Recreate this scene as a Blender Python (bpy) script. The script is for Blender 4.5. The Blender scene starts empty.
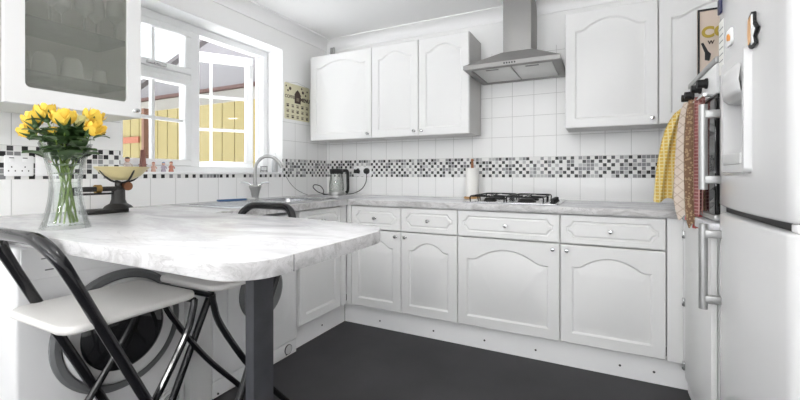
import bpy, bmesh, math, random
from mathutils import Vector, Matrix
random.seed(7)
PI = math.pi
S = bpy.context.scene
COL = S.collection

# ------------------------------------------------------------------ materials
def lin(c):
    return tuple(((v/255)/12.92 if v/255 <= .04045 else ((v/255+.055)/1.055)**2.4) for v in c)

MATS = {}
def nodes_of(name):
    m = bpy.data.materials.new(name); m.use_nodes = True
    nt = m.node_tree
    return m, nt, nt.nodes['Principled BSDF']

def setv(b, key, v):
    if key in b.inputs: b.inputs[key].default_value = v

def mat(name, rgb, rough=.5, metal=0., noise=0., scale=20., bump=0., spec=.5, coat=0., trans=0., ior=1.45):
    """plain painted / metal surface with a faint procedural mottling"""
    if name in MATS: return MATS[name]
    m, nt, b = nodes_of(name)
    c = lin(rgb) + (1,)
    b.inputs['Base Color'].default_value = c
    b.inputs['Roughness'].default_value = rough
    b.inputs['Metallic'].default_value = metal
    setv(b, 'Specular IOR Level', spec); setv(b, 'Coat Weight', coat); setv(b, 'Transmission Weight', trans); setv(b, 'IOR', ior)
    tc = nt.nodes.new('ShaderNodeTexCoord')
    n = nt.nodes.new('ShaderNodeTexNoise'); n.inputs['Scale'].default_value = scale; n.inputs['Detail'].default_value = 4
    nt.links.new(tc.outputs['Object'], n.inputs['Vector'])
    if noise > 0:
        mx = nt.nodes.new('ShaderNodeMix'); mx.data_type = 'RGBA'
        mx.inputs['A'].default_value = tuple(v*(1-noise) for v in c[:3])+(1,)
        mx.inputs['B'].default_value = tuple(min(1, v*(1+noise)) for v in c[:3])+(1,)
        nt.links.new(n.outputs['Fac'], mx.inputs['Factor'])
        nt.links.new(mx.outputs['Result'], b.inputs['Base Color'])
    if bump > 0:
        bp = nt.nodes.new('ShaderNodeBump'); bp.inputs['Strength'].default_value = bump; bp.inputs['Distance'].default_value = .002
        nt.links.new(n.outputs['Fac'], bp.inputs['Height']); nt.links.new(bp.outputs['Normal'], b.inputs['Normal'])
    MATS[name] = m
    return m

def thin_glass(name, tint=(1, 1, 1), refl=.08, rough=.02, veil=0., veilc=(.6, .6, .58)):
    m = bpy.data.materials.new(name); m.use_nodes = True
    nt = m.node_tree; nt.nodes.clear()
    out = nt.nodes.new('ShaderNodeOutputMaterial')
    t = nt.nodes.new('ShaderNodeBsdfTransparent'); t.inputs['Color'].default_value = tint+(1,)
    g = nt.nodes.new('ShaderNodeBsdfGlossy'); g.inputs['Roughness'].default_value = rough
    lw = nt.nodes.new('ShaderNodeLayerWeight'); lw.inputs['Blend'].default_value = .25
    ml = nt.nodes.new('ShaderNodeMath'); ml.operation = 'MULTIPLY_ADD'
    ml.inputs[1].default_value = .5; ml.inputs[2].default_value = refl
    nt.links.new(lw.outputs['Fresnel'], ml.inputs[0])
    mx = nt.nodes.new('ShaderNodeMixShader')
    nt.links.new(ml.outputs[0], mx.inputs[0]); nt.links.new(t.outputs[0], mx.inputs[1]); nt.links.new(g.outputs[0], mx.inputs[2])
    last = mx
    if veil > 0:
        d = nt.nodes.new('ShaderNodeBsdfDiffuse'); d.inputs['Color'].default_value = veilc+(1,)
        m2 = nt.nodes.new('ShaderNodeMixShader'); m2.inputs[0].default_value = veil
        nt.links.new(mx.outputs[0], m2.inputs[1]); nt.links.new(d.outputs[0], m2.inputs[2]); last = m2
    nt.links.new(last.outputs[0], out.inputs['Surface'])
    MATS[name] = m
    return m

def tile_mat(name, axis, u0, pitch, top):
    """white ceramic tiles, grout, and the six-row black / grey / white mosaic band"""
    m, nt, b = nodes_of(name); N = nt.nodes; L = nt.links
    tc = N.new('ShaderNodeTexCoord'); sp = N.new('ShaderNodeSeparateXYZ'); L.new(tc.outputs['Object'], sp.inputs[0])
    def M(op, a, bb=None, c=None):
        n = N.new('ShaderNodeMath'); n.operation = op
        for i, v in enumerate((a, bb, c)):
            if v is None: continue
            if isinstance(v, (int, float)): n.inputs[i].default_value = v
            else: L.new(v, n.inputs[i])
        return n.outputs[0]
    U = sp.outputs[axis]; V = sp.outputs['Z']
    def joint(coord, o, p, w):          # 1 inside a joint
        f = M('FRACT', M('DIVIDE', M('SUBTRACT', coord, o), p))
        d = M('MINIMUM', f, M('SUBTRACT', 1.0, f))
        return M('LESS_THAN', d, w/p/2)
    zb, zt = 1.0655, 1.2147
    g1 = joint(U, u0, pitch, .0035); g2 = joint(V, zt, .15, .0035)
    above = M('GREATER_THAN', V, zt-.002)
    grout = M('MULTIPLY', M('MAXIMUM', g1, M('MULTIPLY', g2, above)), M('MULTIPLY', M('LESS_THAN', V, top), M('GREATER_THAN', V, .88)))
    band = M('MULTIPLY', M('GREATER_THAN', V, zb), M('LESS_THAN', V, zt))
    p = (zt-zb)/6
    mj = M('MAXIMUM', joint(U, .004, p, .0032), joint(V, zb, p, .0032))
    cu = M('FLOOR', M('DIVIDE', M('SUBTRACT', U, .004), p)); cv = M('FLOOR', M('DIVIDE', M('SUBTRACT', V, zb), p))
    cb = N.new('ShaderNodeCombineXYZ'); L.new(cu, cb.inputs[0]); L.new(cv, cb.inputs[1])
    wn = N.new('ShaderNodeTexWhiteNoise'); wn.noise_dimensions = '2D'; L.new(cb.outputs[0], wn.inputs['Vector'])
    par = M('MODULO', M('ABSOLUTE', M('ADD', cu, cv)), 2.0)
    val = M('MULTIPLY_ADD', par, .40, M('MULTIPLY', wn.outputs['Value'], .60))
    cr = N.new('ShaderNodeValToRGB'); cr.color_ramp.interpolation = 'CONSTANT'
    e = cr.color_ramp.elements
    e[0].position = 0; e[0].color = lin((232, 232, 230))+(1,)
    e[1].position = .42; e[1].color = lin((186, 186, 186))+(1,)
    for pos, c in ((.50, (136, 136, 138)), (.63, (22, 22, 24)), (.92, (66, 66, 68))):
        x = e.new(pos); x.color = lin(c)+(1,)
    L.new(val, cr.inputs[0])
    def mix(f, a, bcol):
        x = N.new('ShaderNodeMix'); x.data_type = 'RGBA'
        L.new(f, x.inputs['Factor'])
        for k, v in (('A', a), ('B', bcol)):
            if isinstance(v, tuple): x.inputs[k].default_value = v+(1,)
            else: L.new(v, x.inputs[k])
        return x.outputs['Result']
    white = lin((243, 243, 242))
    base = mix(grout, white, lin((205, 205, 203)))
    mos = mix(mj, cr.outputs[0], lin((232, 232, 230)))
    col = mix(band, base, mos)
    L.new(col, b.inputs['Base Color'])
    anyj = M('MAXIMUM', M('MULTIPLY', mj, band), grout)
    L.new(M('MULTIPLY_ADD', anyj, .4, .36), b.inputs['Roughness'])
    bp = N.new('ShaderNodeBump'); bp.inputs['Strength'].default_value = .35; bp.inputs['Distance'].default_value = .001; bp.invert = True
    L.new(anyj, bp.inputs['Height']); L.new(bp.outputs['Normal'], b.inputs['Normal'])
    MATS[name] = m
    return m

def marble(name, base, vein, amount=.5, rough=.28, scale=5.):
    m, nt, b = nodes_of(name); N = nt.nodes; L = nt.links
    tc = N.new('ShaderNodeTexCoord')
    mp = N.new('ShaderNodeMapping'); mp.inputs['Scale'].default_value = (.55, 1.3, 1.3); mp.inputs['Rotation'].default_value = (0, 0, .25)
    L.new(tc.outputs['Object'], mp.inputs['Vector'])
    n = N.new('ShaderNodeTexNoise'); n.inputs['Scale'].default_value = scale; n.inputs['Detail'].default_value = 9; n.inputs['Roughness'].default_value = .62
    n.inputs['Distortion'].default_value = 1.4
    L.new(mp.outputs[0], n.inputs['Vector'])
    cr = N.new('ShaderNodeValToRGB'); e = cr.color_ramp.elements
    e[0].position = .28; e[0].color = lin(vein)+(1,)
    e[1].position = .56; e[1].color = lin(base)+(1,)
    L.new(n.outputs['Fac'], cr.inputs[0])
    n2 = N.new('ShaderNodeTexNoise'); n2.inputs['Scale'].default_value = scale*1.7; n2.inputs['Detail'].default_value = 6; n2.inputs['Distortion'].default_value = 2.2
    L.new(mp.outputs[0], n2.inputs['Vector'])
    ab = N.new('ShaderNodeMath'); ab.operation = 'SUBTRACT'; ab.inputs[1].default_value = .5; L.new(n2.outputs['Fac'], ab.inputs[0])
    a2 = N.new('ShaderNodeMath'); a2.operation = 'ABSOLUTE'; L.new(ab.outputs[0], a2.inputs[0])
    mr = N.new('ShaderNodeMapRange'); mr.inputs['From Min'].default_value = 0; mr.inputs['From Max'].default_value = .02
    mr.inputs['To Min'].default_value = amount; mr.inputs['To Max'].default_value = 0
    L.new(a2.outputs[0], mr.inputs[0])
    mx = N.new('ShaderNodeMix'); mx.data_type = 'RGBA'; L.new(mr.outputs[0], mx.inputs['Factor']); L.new(cr.outputs[0], mx.inputs['A'])
    mx.inputs['B'].default_value = lin(vein)+(1,)
    L.new(mx.outputs['Result'], b.inputs['Base Color'])
    b.inputs['Roughness'].default_value = rough
    MATS[name] = m
    return m

WHITE = mat('white_satin_door', (230, 230, 229), .38, noise=.008, scale=6)
CARC = mat('white_melamine', (230, 230, 229), .45, noise=.01)
SIDE = mat('grey_white_melamine', (205, 204, 202), .45, noise=.01)
PAINT = mat('wall_paint', (240, 240, 240), .75, noise=.012, scale=3, bump=.05)
CEILM = mat('ceiling_paint', (248, 248, 248), .85, noise=.01, scale=2)
TRIMM = mat('trim_gloss', (245, 245, 245), .4, noise=.006)
UPVC = mat('upvc_white', (242, 243, 243), .3, noise=.005)
TILE_B = tile_mat('back_wall_tiles', 'X', .026, .152, 2.0)
TILE_L = tile_mat('window_wall_tiles', 'Y', -1.472, .149, 1.53)
MARB = marble('grey_marble_laminate', (228, 228, 231), (182, 182, 187), .28, rough=.22)
MARBT = marble('pale_marble_laminate', (216, 216, 218), (176, 175, 177), .3, rough=.25, scale=3.2)
MARBE = marble('shaded_marble_edge', (208, 207, 207), (146, 144, 143), .5, rough=.45, scale=12)  # mottled edging, darkened to paint in shade on the worktop fronts
FLOORM = mat('charcoal_vinyl', (48, 47, 50), .5, noise=.5, scale=3.2, bump=.15)
CHROME = mat('chrome', (205, 205, 205), .12, 1.)
STEEL = mat('brushed_steel', (178, 178, 177), .42, .85, noise=.04, scale=60)
HOODM = mat('hood_steel', (158, 157, 155), .55, .55, noise=.02, scale=60)
STEELD = mat('steel_dark', (130, 130, 130), .35, 1.)
SINKM = mat('sink_steel', (205, 206, 208), .25, 1., noise=.03, scale=30)
BLACKP = mat('black_gloss_tube', (20, 20, 23), .22, noise=.1, coat=.4)
BLACKM = mat('black_matt', (24, 24, 25), .5, noise=.1)
IRON = mat('cast_iron', (38, 37, 36), .45, noise=.3, scale=30, bump=.3)
POSTM = mat('charcoal_post', (60, 61, 65), .45, noise=.45, scale=18, bump=.15)
SEATM = mat('seat_white', (232, 230, 226), .38, noise=.01)
APPL = mat('appliance_white', (232, 232, 232), .28, noise=.006)
FRIDGEM = mat('fridge_white', (214, 214, 214), .22, noise=.006, coat=.2)
PLASTG = mat('pale_grey_plastic', (205, 205, 204), .4, noise=.02)
GREYR = mat('grey_plastic_ring', (112, 113, 114), .35, noise=.05)
DKGLASS = mat('dark_door_glass', (34, 35, 37), .06, noise=.2, scale=3, coat=.6)
BLKGLASS = mat('black_oven_glass', (14, 13, 14), .05, coat=.5)
BRASS = mat('brass', (170, 140, 85), .3, 1.)
CREAM = mat('cream_enamel', (214, 200, 150), .3, noise=.06, scale=12)
WOOD = mat('pale_wood', (190, 150, 100), .5, noise=.15, scale=25)
PAPER = mat('kitchen_paper', (240, 239, 235), .85, noise=.02, scale=80, bump=.4)
BLUE = mat('blue_plastic', (52, 92, 138), .4, noise=.05)
GLASS = thin_glass('clear_window_glass', (.97, .98, .98), .0)
CABGLASS = thin_glass('smoky_cabinet_glass', (.80, .81, .78), .05, .05, .20, (.50, .50, .46))
SHELFGL = thin_glass('green_edge_shelf_glass', (.80, .86, .83), .06, .02, .08, (.35, .42, .40))
VASEGL = thin_glass('vase_glass', (.975, .985, .98), .02)
TUMBGL = thin_glass('tumbler_glass', (.93, .94, .94), .06, .03, .45, (.9, .9, .89))
WATERM = thin_glass('vase_water', (.975, .985, .98), .01)
CABIN = mat('cabinet_inside', (228, 228, 220), .6, noise=.02)
ROSE = mat('yellow_petals', (240, 206, 84), .6, noise=.12, scale=30)
ROSEP = mat('cream_petals', (226, 222, 160), .55, noise=.1, scale=30)
STEM = mat('green_stem', (104, 128, 58), .5, noise=.2, scale=30)
LEAF = mat('dark_leaf', (66, 92, 52), .5, noise=.3, scale=25)
LEAFE = mat('eucalyptus_leaf', (128, 146, 116), .6, noise=.15, scale=25)
DOT = mat('dark_screw_cap', (70, 70, 70), .4)
REDD = mat('red_neon', (196, 40, 44), .3)

# ------------------------------------------------------------------ mesh helpers
class B:
    """collects shapes; build() links them as ONE mesh object"""
    def __init__(s): s.bm = bmesh.new()
    def _xf(s, vs, mtx):
        if mtx is not None: bmesh.ops.transform(s.bm, matrix=mtx, verts=vs)
    def box(s, a, b, bev=0., seg=2, mtx=None):
        x0, y0, z0 = a; x1, y1, z1 = b
        r = bmesh.ops.create_cube(s.bm, size=1)
        vs = r['verts']
        for v in vs:
            v.co = Vector(((x0+x1)/2+v.co.x*(x1-x0), (y0+y1)/2+v.co.y*(y1-y0), (z0+z1)/2+v.co.z*(z1-z0)))
        if bev > 0:
            es = list({e for v in vs for e in v.link_edges})
            o = bmesh.ops.bevel(s.bm, geom=es, offset=bev, segments=seg, affect='EDGES', profile=.5)
            vs = list({v for f in o['faces'] for v in f.verts} | {v for v in vs if v.is_valid})
        s._xf(vs, mtx)
        return s
    def prism(s, pts, z0, z1, axis='z', bev=0.):
        """extrude a polygon given in the plane across axis; order (x,y), (x,z) for y, (y,z) for x"""
        def P(p, h):
            return {'z': (p[0], p[1], h), 'y': (p[0], h, p[1]), 'x': (h, p[0], p[1])}[axis]
        lo = [s.bm.verts.new(P(p, z0)) for p in pts]; hi = [s.bm.verts.new(P(p, z1)) for p in pts]
        n = len(pts); fs = []
        fs.append(s.bm.faces.new(lo)); fs.append(s.bm.faces.new(hi))
        for i in range(n): fs.append(s.bm.faces.new((lo[i], lo[(i+1) % n], hi[(i+1) % n], hi[i])))
        bmesh.ops.recalc_face_normals(s.bm, faces=fs)
        if bev > 0:
            es = [e for e in fs[0].edges]+[e for e in fs[1].edges]
            bmesh.ops.bevel(s.bm, geom=es, offset=bev, segments=2, affect='EDGES', profile=.5)
        return s
    def lathe(s, prof, c=(0, 0, 0), seg=28, mtx=None, cap=True):
        rings = []; vs = []
        for r, z in prof:
            if r < 1e-6:
                v = s.bm.verts.new((c[0], c[1], c[2]+z)); rings.append([v]); vs.append(v)
            else:
                ring = [s.bm.verts.new((c[0]+r*math.cos(2*PI*k/seg), c[1]+r*math.sin(2*PI*k/seg), c[2]+z)) for k in range(seg)]
                rings.append(ring); vs += ring
        for a, b in zip(rings, rings[1:]):
            for k in range(seg):
                k2 = (k+1) % seg
                if len(a) == 1 and len(b) == 1: continue
                if len(a) == 1: s.bm.faces.new((a[0], b[k2], b[k]))
                elif len(b) == 1: s.bm.faces.new((a[k], a[k2], b[0]))
                else: s.bm.faces.new((a[k], a[k2], b[k2], b[k]))
        if cap:
            if len(rings[0]) > 1: s.bm.faces.new(list(reversed(rings[0])))
            if len(rings[-1]) > 1: s.bm.faces.new(rings[-1])
        s._xf(vs, mtx)
        return s
    def cyl(s, p, q, r, seg=16, r2=None):
        p, q = Vector(p), Vector(q); d = q-p; h = d.length
        M = Matrix.Translation(p) @ d.to_track_quat('Z', 'Y').to_matrix().to_4x4()
        return s.lathe([(r, 0), (r if r2 is None else r2, h)], seg=seg, mtx=M)
    def tube(s, pts, r, seg=10, closed=False, flat=1.0, up=None, caps=True):
        """sweep a circle (or ellipse with flat) along points; r may be a list"""
        P = [Vector(p) for p in pts]; n = len(P)
        R = r if isinstance(r, (list, tuple)) else [r]*n
        rings = []; nrm = None
        for i in range(n):
            if closed: t = (P[(i+1) % n]-P[i-1])
            else: t = P[min(i+1, n-1)]-P[max(i-1, 0)]
            t.normalize()
            if nrm is None:
                ref = Vector(up) if up else (Vector((0, 0, 1)) if abs(t.z) < .9 else Vector((1, 0, 0)))
                nrm = (ref - t*ref.dot(t)).normalized()
            else: nrm = (nrm - t*nrm.dot(t)).normalized()
            bn = t.cross(nrm)
            rings.append([s.bm.verts.new(P[i]+nrm*(R[i]*math.cos(2*PI*k/seg))+bn*(R[i]*flat*math.sin(2*PI*k/seg))) for k in range(seg)])
        pairs = list(zip(rings, rings[1:]))+([(rings[-1], rings[0])] if closed else [])
        for a, b in pairs:
            for k in range(seg):
                k2 = (k+1) % seg; s.bm.faces.new((a[k], a[k2], b[k2], b[k]))
        if not closed and caps:
            s.bm.faces.new(list(reversed(rings[0]))); s.bm.faces.new(rings[-1])
        return s
    def ball(s, c, r, sc=(1, 1, 1), seg=16, mtx=None):
        o = bmesh.ops.create_uvsphere(s.bm, u_segments=seg, v_segments=max(6, seg//2), radius=r)
        for v in o['verts']: v.co = Vector((v.co.x*sc[0], v.co.y*sc[1], v.co.z*sc[2]))
        if mtx is not None: s._xf(o['verts'], mtx)
        for v in o['verts']: v.co += Vector(c)
        return s
    def grid(s, f, nu, nv, closed_u=False):
        V = [[s.bm.verts.new(f(i/nu, j/nv)) for j in range(nv+1)] for i in range(nu if closed_u else nu+1)]
        for i in range(nu):
            i2 = (i+1) % nu if closed_u else i+1
            for j in range(nv): s.bm.faces.new((V[i][j], V[i2][j], V[i2][j+1], V[i][j+1]))
        return s
    def build(s, name, m, parent=None, smooth=True, angle=35, kind=None, recalc=True, loc=None, rz=0):
        if recalc: bmesh.ops.recalc_face_normals(s.bm, faces=s.bm.faces)
        me = bpy.data.meshes.new(name); s.bm.to_mesh(me); s.bm.free()
        for x in (m if isinstance(m, list) else [m]): me.materials.append(x)
        if smooth:
            me.polygons.foreach_set('use_smooth', [True]*len(me.polygons))
            me.set_sharp_from_angle(angle=math.radians(angle))
        o = bpy.data.objects.new(name, me); COL.objects.link(o)
        if parent is not None: o.parent = parent
        if loc: o.location = loc
        if rz: o.rotation_euler.z = rz
        if kind: o['kind'] = kind
        return o

def bez(pts, n=24):
    """Catmull-Rom through points"""
    P = [Vector(p) for p in pts]; out = []
    for i in range(len(P)-1):
        p0 = P[i-1] if i else P[0]*2-P[1]; p1 = P[i]; p2 = P[i+1]; p3 = P[i+2] if i+2 < len(P) else P[-1]*2-P[-2]
        m = max(2, n//(len(P)-1))
        for k in range(m):
            t = k/m
            out.append(.5*((2*p1)+(-p0+p2)*t+(2*p0-5*p1+4*p2-p3)*t*t+(-p0+3*p1-3*p2+p3)*t**3))
    out.append(P[-1]); return out

def rrect(x0, y0, x1, y1, r, n=6):
    """rounded rectangle; r one value or four (x0y0, x1y0, x1y1, x0y1)"""
    R = r if isinstance(r, (list, tuple)) else [r]*4
    out = []
    for (cx, cy, a0), rr in zip(((x0, y0, PI), (x1, y0, 1.5*PI), (x1, y1, 0), (x0, y1, .5*PI)), R):
        if rr < 1e-6: out.append((cx, cy)); continue
        ox = cx+rr if cx == x0 else cx-rr; oy = cy+rr if cy == y0 else cy-rr
        for k in range(n+1):
            a = a0+PI/2*k/n; out.append((ox+rr*math.cos(a), oy+rr*math.sin(a)))
    return out

def thing(name, label, cat, loc=(0, 0, 0), rz=0, group=None):
    o = bpy.data.objects.new(name, None); COL.objects.link(o)
    o.empty_display_size = .05
    o.location = loc; o.rotation_euler = (0, 0, rz)
    o['label'] = label; o['category'] = cat
    if group: o['group'] = group
    return o
def tag(o, label, cat, group=None):
    o['label'] = label; o['category'] = cat
    if group: o['group'] = group
    return o
def dup(root, loc, rz, label, group=None):
    r = root.copy(); COL.objects.link(r); r.location = loc; r.rotation_euler = (0, 0, rz); r['label'] = label
    if group: r['group'] = group
    for ch in list(root.children):
        c = ch.copy(); COL.objects.link(c); c.parent = r
        for g in list(ch.children):
            d = g.copy(); COL.objects.link(d); d.parent = c
    return r

# ------------------------------------------------------------------ the room
W, D, H = 3.32, -5.6, 2.315
WY0, WY1, WZ0, WZ1 = -1.779, -.577, 1.092, 2.09      # window opening in the wall with the sink
def struct(b, name, m, parent=None, **k): return b.build(name, m, parent, smooth=False, kind='structure', **k)

struct(B().box((-.3, D-.3, -.06), (W+.2, .2, 0)), 'floor', FLOORM)
struct(B().box((-.3, D-.3, H), (W+.2, .2, H+.1)), 'ceiling', CEILM)
struct(B().box((-.3, 0, 0), (W+.2, .2, H)), 'wall_back', TILE_B)
lw = B()
lw.box((-.3, D, 0), (0, WY0, H)).box((-.3, WY1, 0), (0, 0, H)).box((-.3, WY0, 0), (0, WY1, WZ0)).box((-.3, WY0, WZ1), (0, WY1, H))
lwo = struct(lw, 'wall_left', [PAINT, TILE_L])
for p in lwo.data.polygons:
    if p.normal.x > .9: p.material_index = 1
struct(B().box((W, D, 0), (W+.2, 0, H)), 'wall_right', PAINT)
rw = B().box((-.3, D-.2, 0), (.15, D, H)).box((3.17, D-.2, 0), (W+.2, D, H)).box((.15, D-.2, 2.2), (3.17, D, H))
struct(rw, 'wall_rear', PAINT)
dr = B()
for x in (.15, 1.13, 2.13, 3.11): dr.box((x, D-.12, 0.06), (x+.06, D-.06, 2.14))
dr.box((.15, D-.12, 0), (3.17, D-.06, .06)).box((.15, D-.12, 2.14), (3.17, D-.06, 2.2))
struct(dr, 'added_door_frame', UPVC)  # unseen door frame and wide opening, added to let daylight fill the room

def cove(name, axis, flip=False):
    n = 8; d = .085
    pts = [(0, H)]+[(d-d*math.sin(PI/2*k/n), H-d+d*(1-math.cos(PI/2*k/n)) if False else H-d*math.cos(PI/2*k/n)) for k in range(n, -1, -1)]
    pts = [(0, H), (0, H-d)]+[(.008+(d-.008)*(1-math.cos(PI/2*k/n)), H-d+(d-.008)*math.sin(PI/2*k/n)) for k in range(n+1)]+[(d, H)]
    b = B()
    if axis == 'y': b.prism(pts, D, -.0, 'y')
    elif axis == 'x': b.prism([(-p[0], p[1]) for p in pts], .0, W, 'x')
    struct(b, name, TRIMM)
cove('trim_1', 'y'); cove('trim_2', 'x')
# little pipe in the corner above the wall units
tag(B().cyl((.09, -.05, 2.094), (.09, -.05, 2.24), .011).cyl((.115, -.05, 2.094), (.115, -.05, 2.24), .011).build('corner_pipe', STEEL),
    'short steel pipe pair rising from wall cabinet to coving in room corner', 'pipe')

# window: outer frame, mullion, transom, sashes
wroot = bpy.data.objects.new('window_1', None); COL.objects.link(wroot); wroot.location = (-.16, 0, 0); wroot['kind'] = 'structure'
FX0, FX1 = -.075, 0.0        # frame depth (local x)
def oframe(b, x0, x1, y0, y1, z0, z1, t, bev=.003):
    b.box((x0, y0, z0), (x1, y1, z0+t), bev, 1).box((x0, y0, z1-t), (x1, y1, z1), bev, 1)
    b.box((x0, y0, z0+t), (x1, y0+t, z1-t), bev, 1).box((x0, y1-t, z0+t), (x1, y1, z1-t), bev, 1)
fr = B()
oframe(fr, FX0, FX1, WY0, WY1, WZ0, WZ1, .05)
fr.box((FX0, -1.262, WZ0+.05), (FX1, -1.195, WZ1-.05), .003, 1)
fr.box((FX0, WY0+.05, 1.718), (FX1, -1.262, 1.748), .003, 1)
fr.build('window_frame', UPVC, wroot, kind='structure')
def sash(name, y0, y1, z0, z1, bars_y, bars_z, x0=-.062, x1=.012, t=.042, parent=None):
    s = B()
    oframe(s, x0, x1, y0, y1, z0, z1, t, .005)
    for y in bars_y: s.box((-.044, y-.010, z0+t), (-.016, y+.010, z1-t))
    for z in bars_z: s.box((-.0435, y0+t, z-.010), (-.0165, y1-t, z+.010))
    o = s.build(name, UPVC, parent or wroot, kind='structure')
    B().box((-.033, y0+t-.005, z0+t-.005), (-.027, y1-t+.005, z1-t+.005)).build('pane', GLASS, o, smooth=False, kind='structure')
    return o
top_s = sash('top_sash', WY0+.051, -1.263, 1.749, WZ1-.051, [-1.50], [])
low_s = sash('lower_sash', WY0+.051, -1.263, WZ0+.051, 1.717, [-1.50], [1.44])
hb = B().box((.010, -1.56, 1.758), (.026, -1.44, 1.778), .004).ball((.028, -1.50, 1.768), .012, (1, 1.6, 1))
hb.build('window_handle', CHROME, top_s, kind='structure')
# the opening casement, hinged at the corner side and swung outwards
cs = bpy.data.objects.new('casement_hinge', None); COL.objects.link(cs); cs.parent = wroot; cs['kind'] = 'structure'
cs.location = (-.055, -.680, 0); cs.rotation_euler.z = -math.radians(36)
cas = sash('open_casement', -.50, 0, WZ0+.035, WZ1-.07, [-.305], [1.69, 1.435], t=.06, parent=cs)
cs2 = B().box((.012, -.038, 1.86), (.03, -.016, 1.92), .004).box((.026, -.036, 1.85), (.038, -.02, 1.955), .004)
cs2.build('casement_handle', UPVC, cas, kind='structure')
B().box((-.17, WY0+.004, WZ0-.001), (.012, WY1-.004, WZ0+.012), .004).build('window_sill', TRIMM, None, kind='structure')

# ------------------------------------------------------------------ outside the window
struct(B().box((-16, -16, -.5), (-.3, 14, -.4)).box((-.3, -16, -.5), (12, D-.3, -.4)), 'ground', mat('garden_paving', (212, 213, 215), .9, noise=.08, scale=3))
FENCE = mat('larch_boards', (134, 122, 82), .8, noise=.14, scale=9, bump=.3)
fb = B()
x = -8.4; k = 0
while x < -.5:
    w_ = .118; fb.box((x, .80+(k % 2)*.008, -.45), (x+w_, .825+(k % 2)*.008, 2.085), .003, 1); x += .122; k += 1
fence = thing('garden_fence', 'yellow timber board fence seen through the window', 'fence', (0, 0, 0))
fb.build('board_panel', FENCE, fence)
B().box((-8.4, .775, 1.60), (-4.35, .80, 1.70)).build('rail', mat('red_brown_rail', (140, 84, 62), .7, noise=.2), fence)
B().box((-4.13, .70, -.45), (-4.07, .79, 2.12)).build('post', mat('dark_brown_post', (110, 80, 66), .7, noise=.2), fence)
nb = thing('gable_house', 'grey rendered gable house with brown gutter line behind the garden fence', 'house', (-4.1, 2.2, -.45))
B().prism([(-7, 0), (4.6, 0), (4.6, 2.6), (0, 4.26), (-7, 2.0)], 0, 3, 'y').build('gable_wall', mat('pale_grey_render', (140, 138, 142), .9, noise=.03), nb)
B().prism([(-7.2, 1.98), (0, 4.26), (4.8, 2.52), (4.8, 2.60), (0, 4.34), (-7.2, 2.06)], -.12, 3.1, 'y').build('verge', mat('dark_verge', (110, 106, 108), .7), nb)
B().box((-6.5, -.10, 3.125), (4.3, -.002, 3.185)).build('gutter', mat('brown_gutter', (104, 76, 72), .6, noise=.1), nb)
B().box((-6.5, -.03, 0), (4.3, -.001, 3.12)).build('white_band', mat('white_render', (172, 170, 168), .9, noise=.03), nb)

# ------------------------------------------------------------------ cabinets
def panel_map(x0, x1, z0, z1, n, arch, dd, shape):
    """closed loop, inset dd, with matching outer-rectangle parameters"""
    out = []
    if shape == 'oct':
        c = min(.045, (z1-z0)*.34); a0, a1, b0, b1 = x0+dd, x1-dd, z0+dd, z1-dd
        cc = c-dd*.3
        return [(a0, b0+cc), (a0+cc*.5, b0+cc*.75), (a0+cc, b0), ((a0+a1)/2, b0), (a1-cc, b0), (a1-cc*.5, b0+cc*.75), (a1, b0+cc),
                (a1, b1-cc), (a1-cc*.5, b1-cc*.75), (a1-cc, b1), ((a0+a1)/2, b1), (a0+cc, b1), (a0+cc*.5, b1-cc*.75), (a0, b1-cc)]
    a0, a1, b0, b1 = x0, x1, z0, z1-arch
    def prof(u):
        t = min(1, abs(u)/.88)
        return arch*(1-.70*(t/.74)**2) if t < .74 else arch*.30*((1-t)/.26)**2
    top = [((a0+a1)/2+(1-2*k/n)*(a1-a0)/2, b1+prof(1-2*k/n)) for k in range(n+1)]
    out = [(a0+dd, b0+dd), ((a0+a1)/2, b0+dd), (a1-dd, b0+dd), (a1-dd, (b0+b1)/2)]
    for k, p in enumerate(top):
        if k in (0, n): out.append((p[0]+(dd if k else -dd), p[1]-dd)); continue
        tx, tz = top[k+1][0]-top[k-1][0], top[k+1][1]-top[k-1][1]
        L_ = math.hypot(tx, tz)
        qx = p[0]-tz/L_*dd; qz = p[1]+tx/L_*dd
        out.append((min(max(qx, a0+dd), a1-dd), qz))
    out.append((a0+dd, (b0+b1)/2))
    return out

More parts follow.
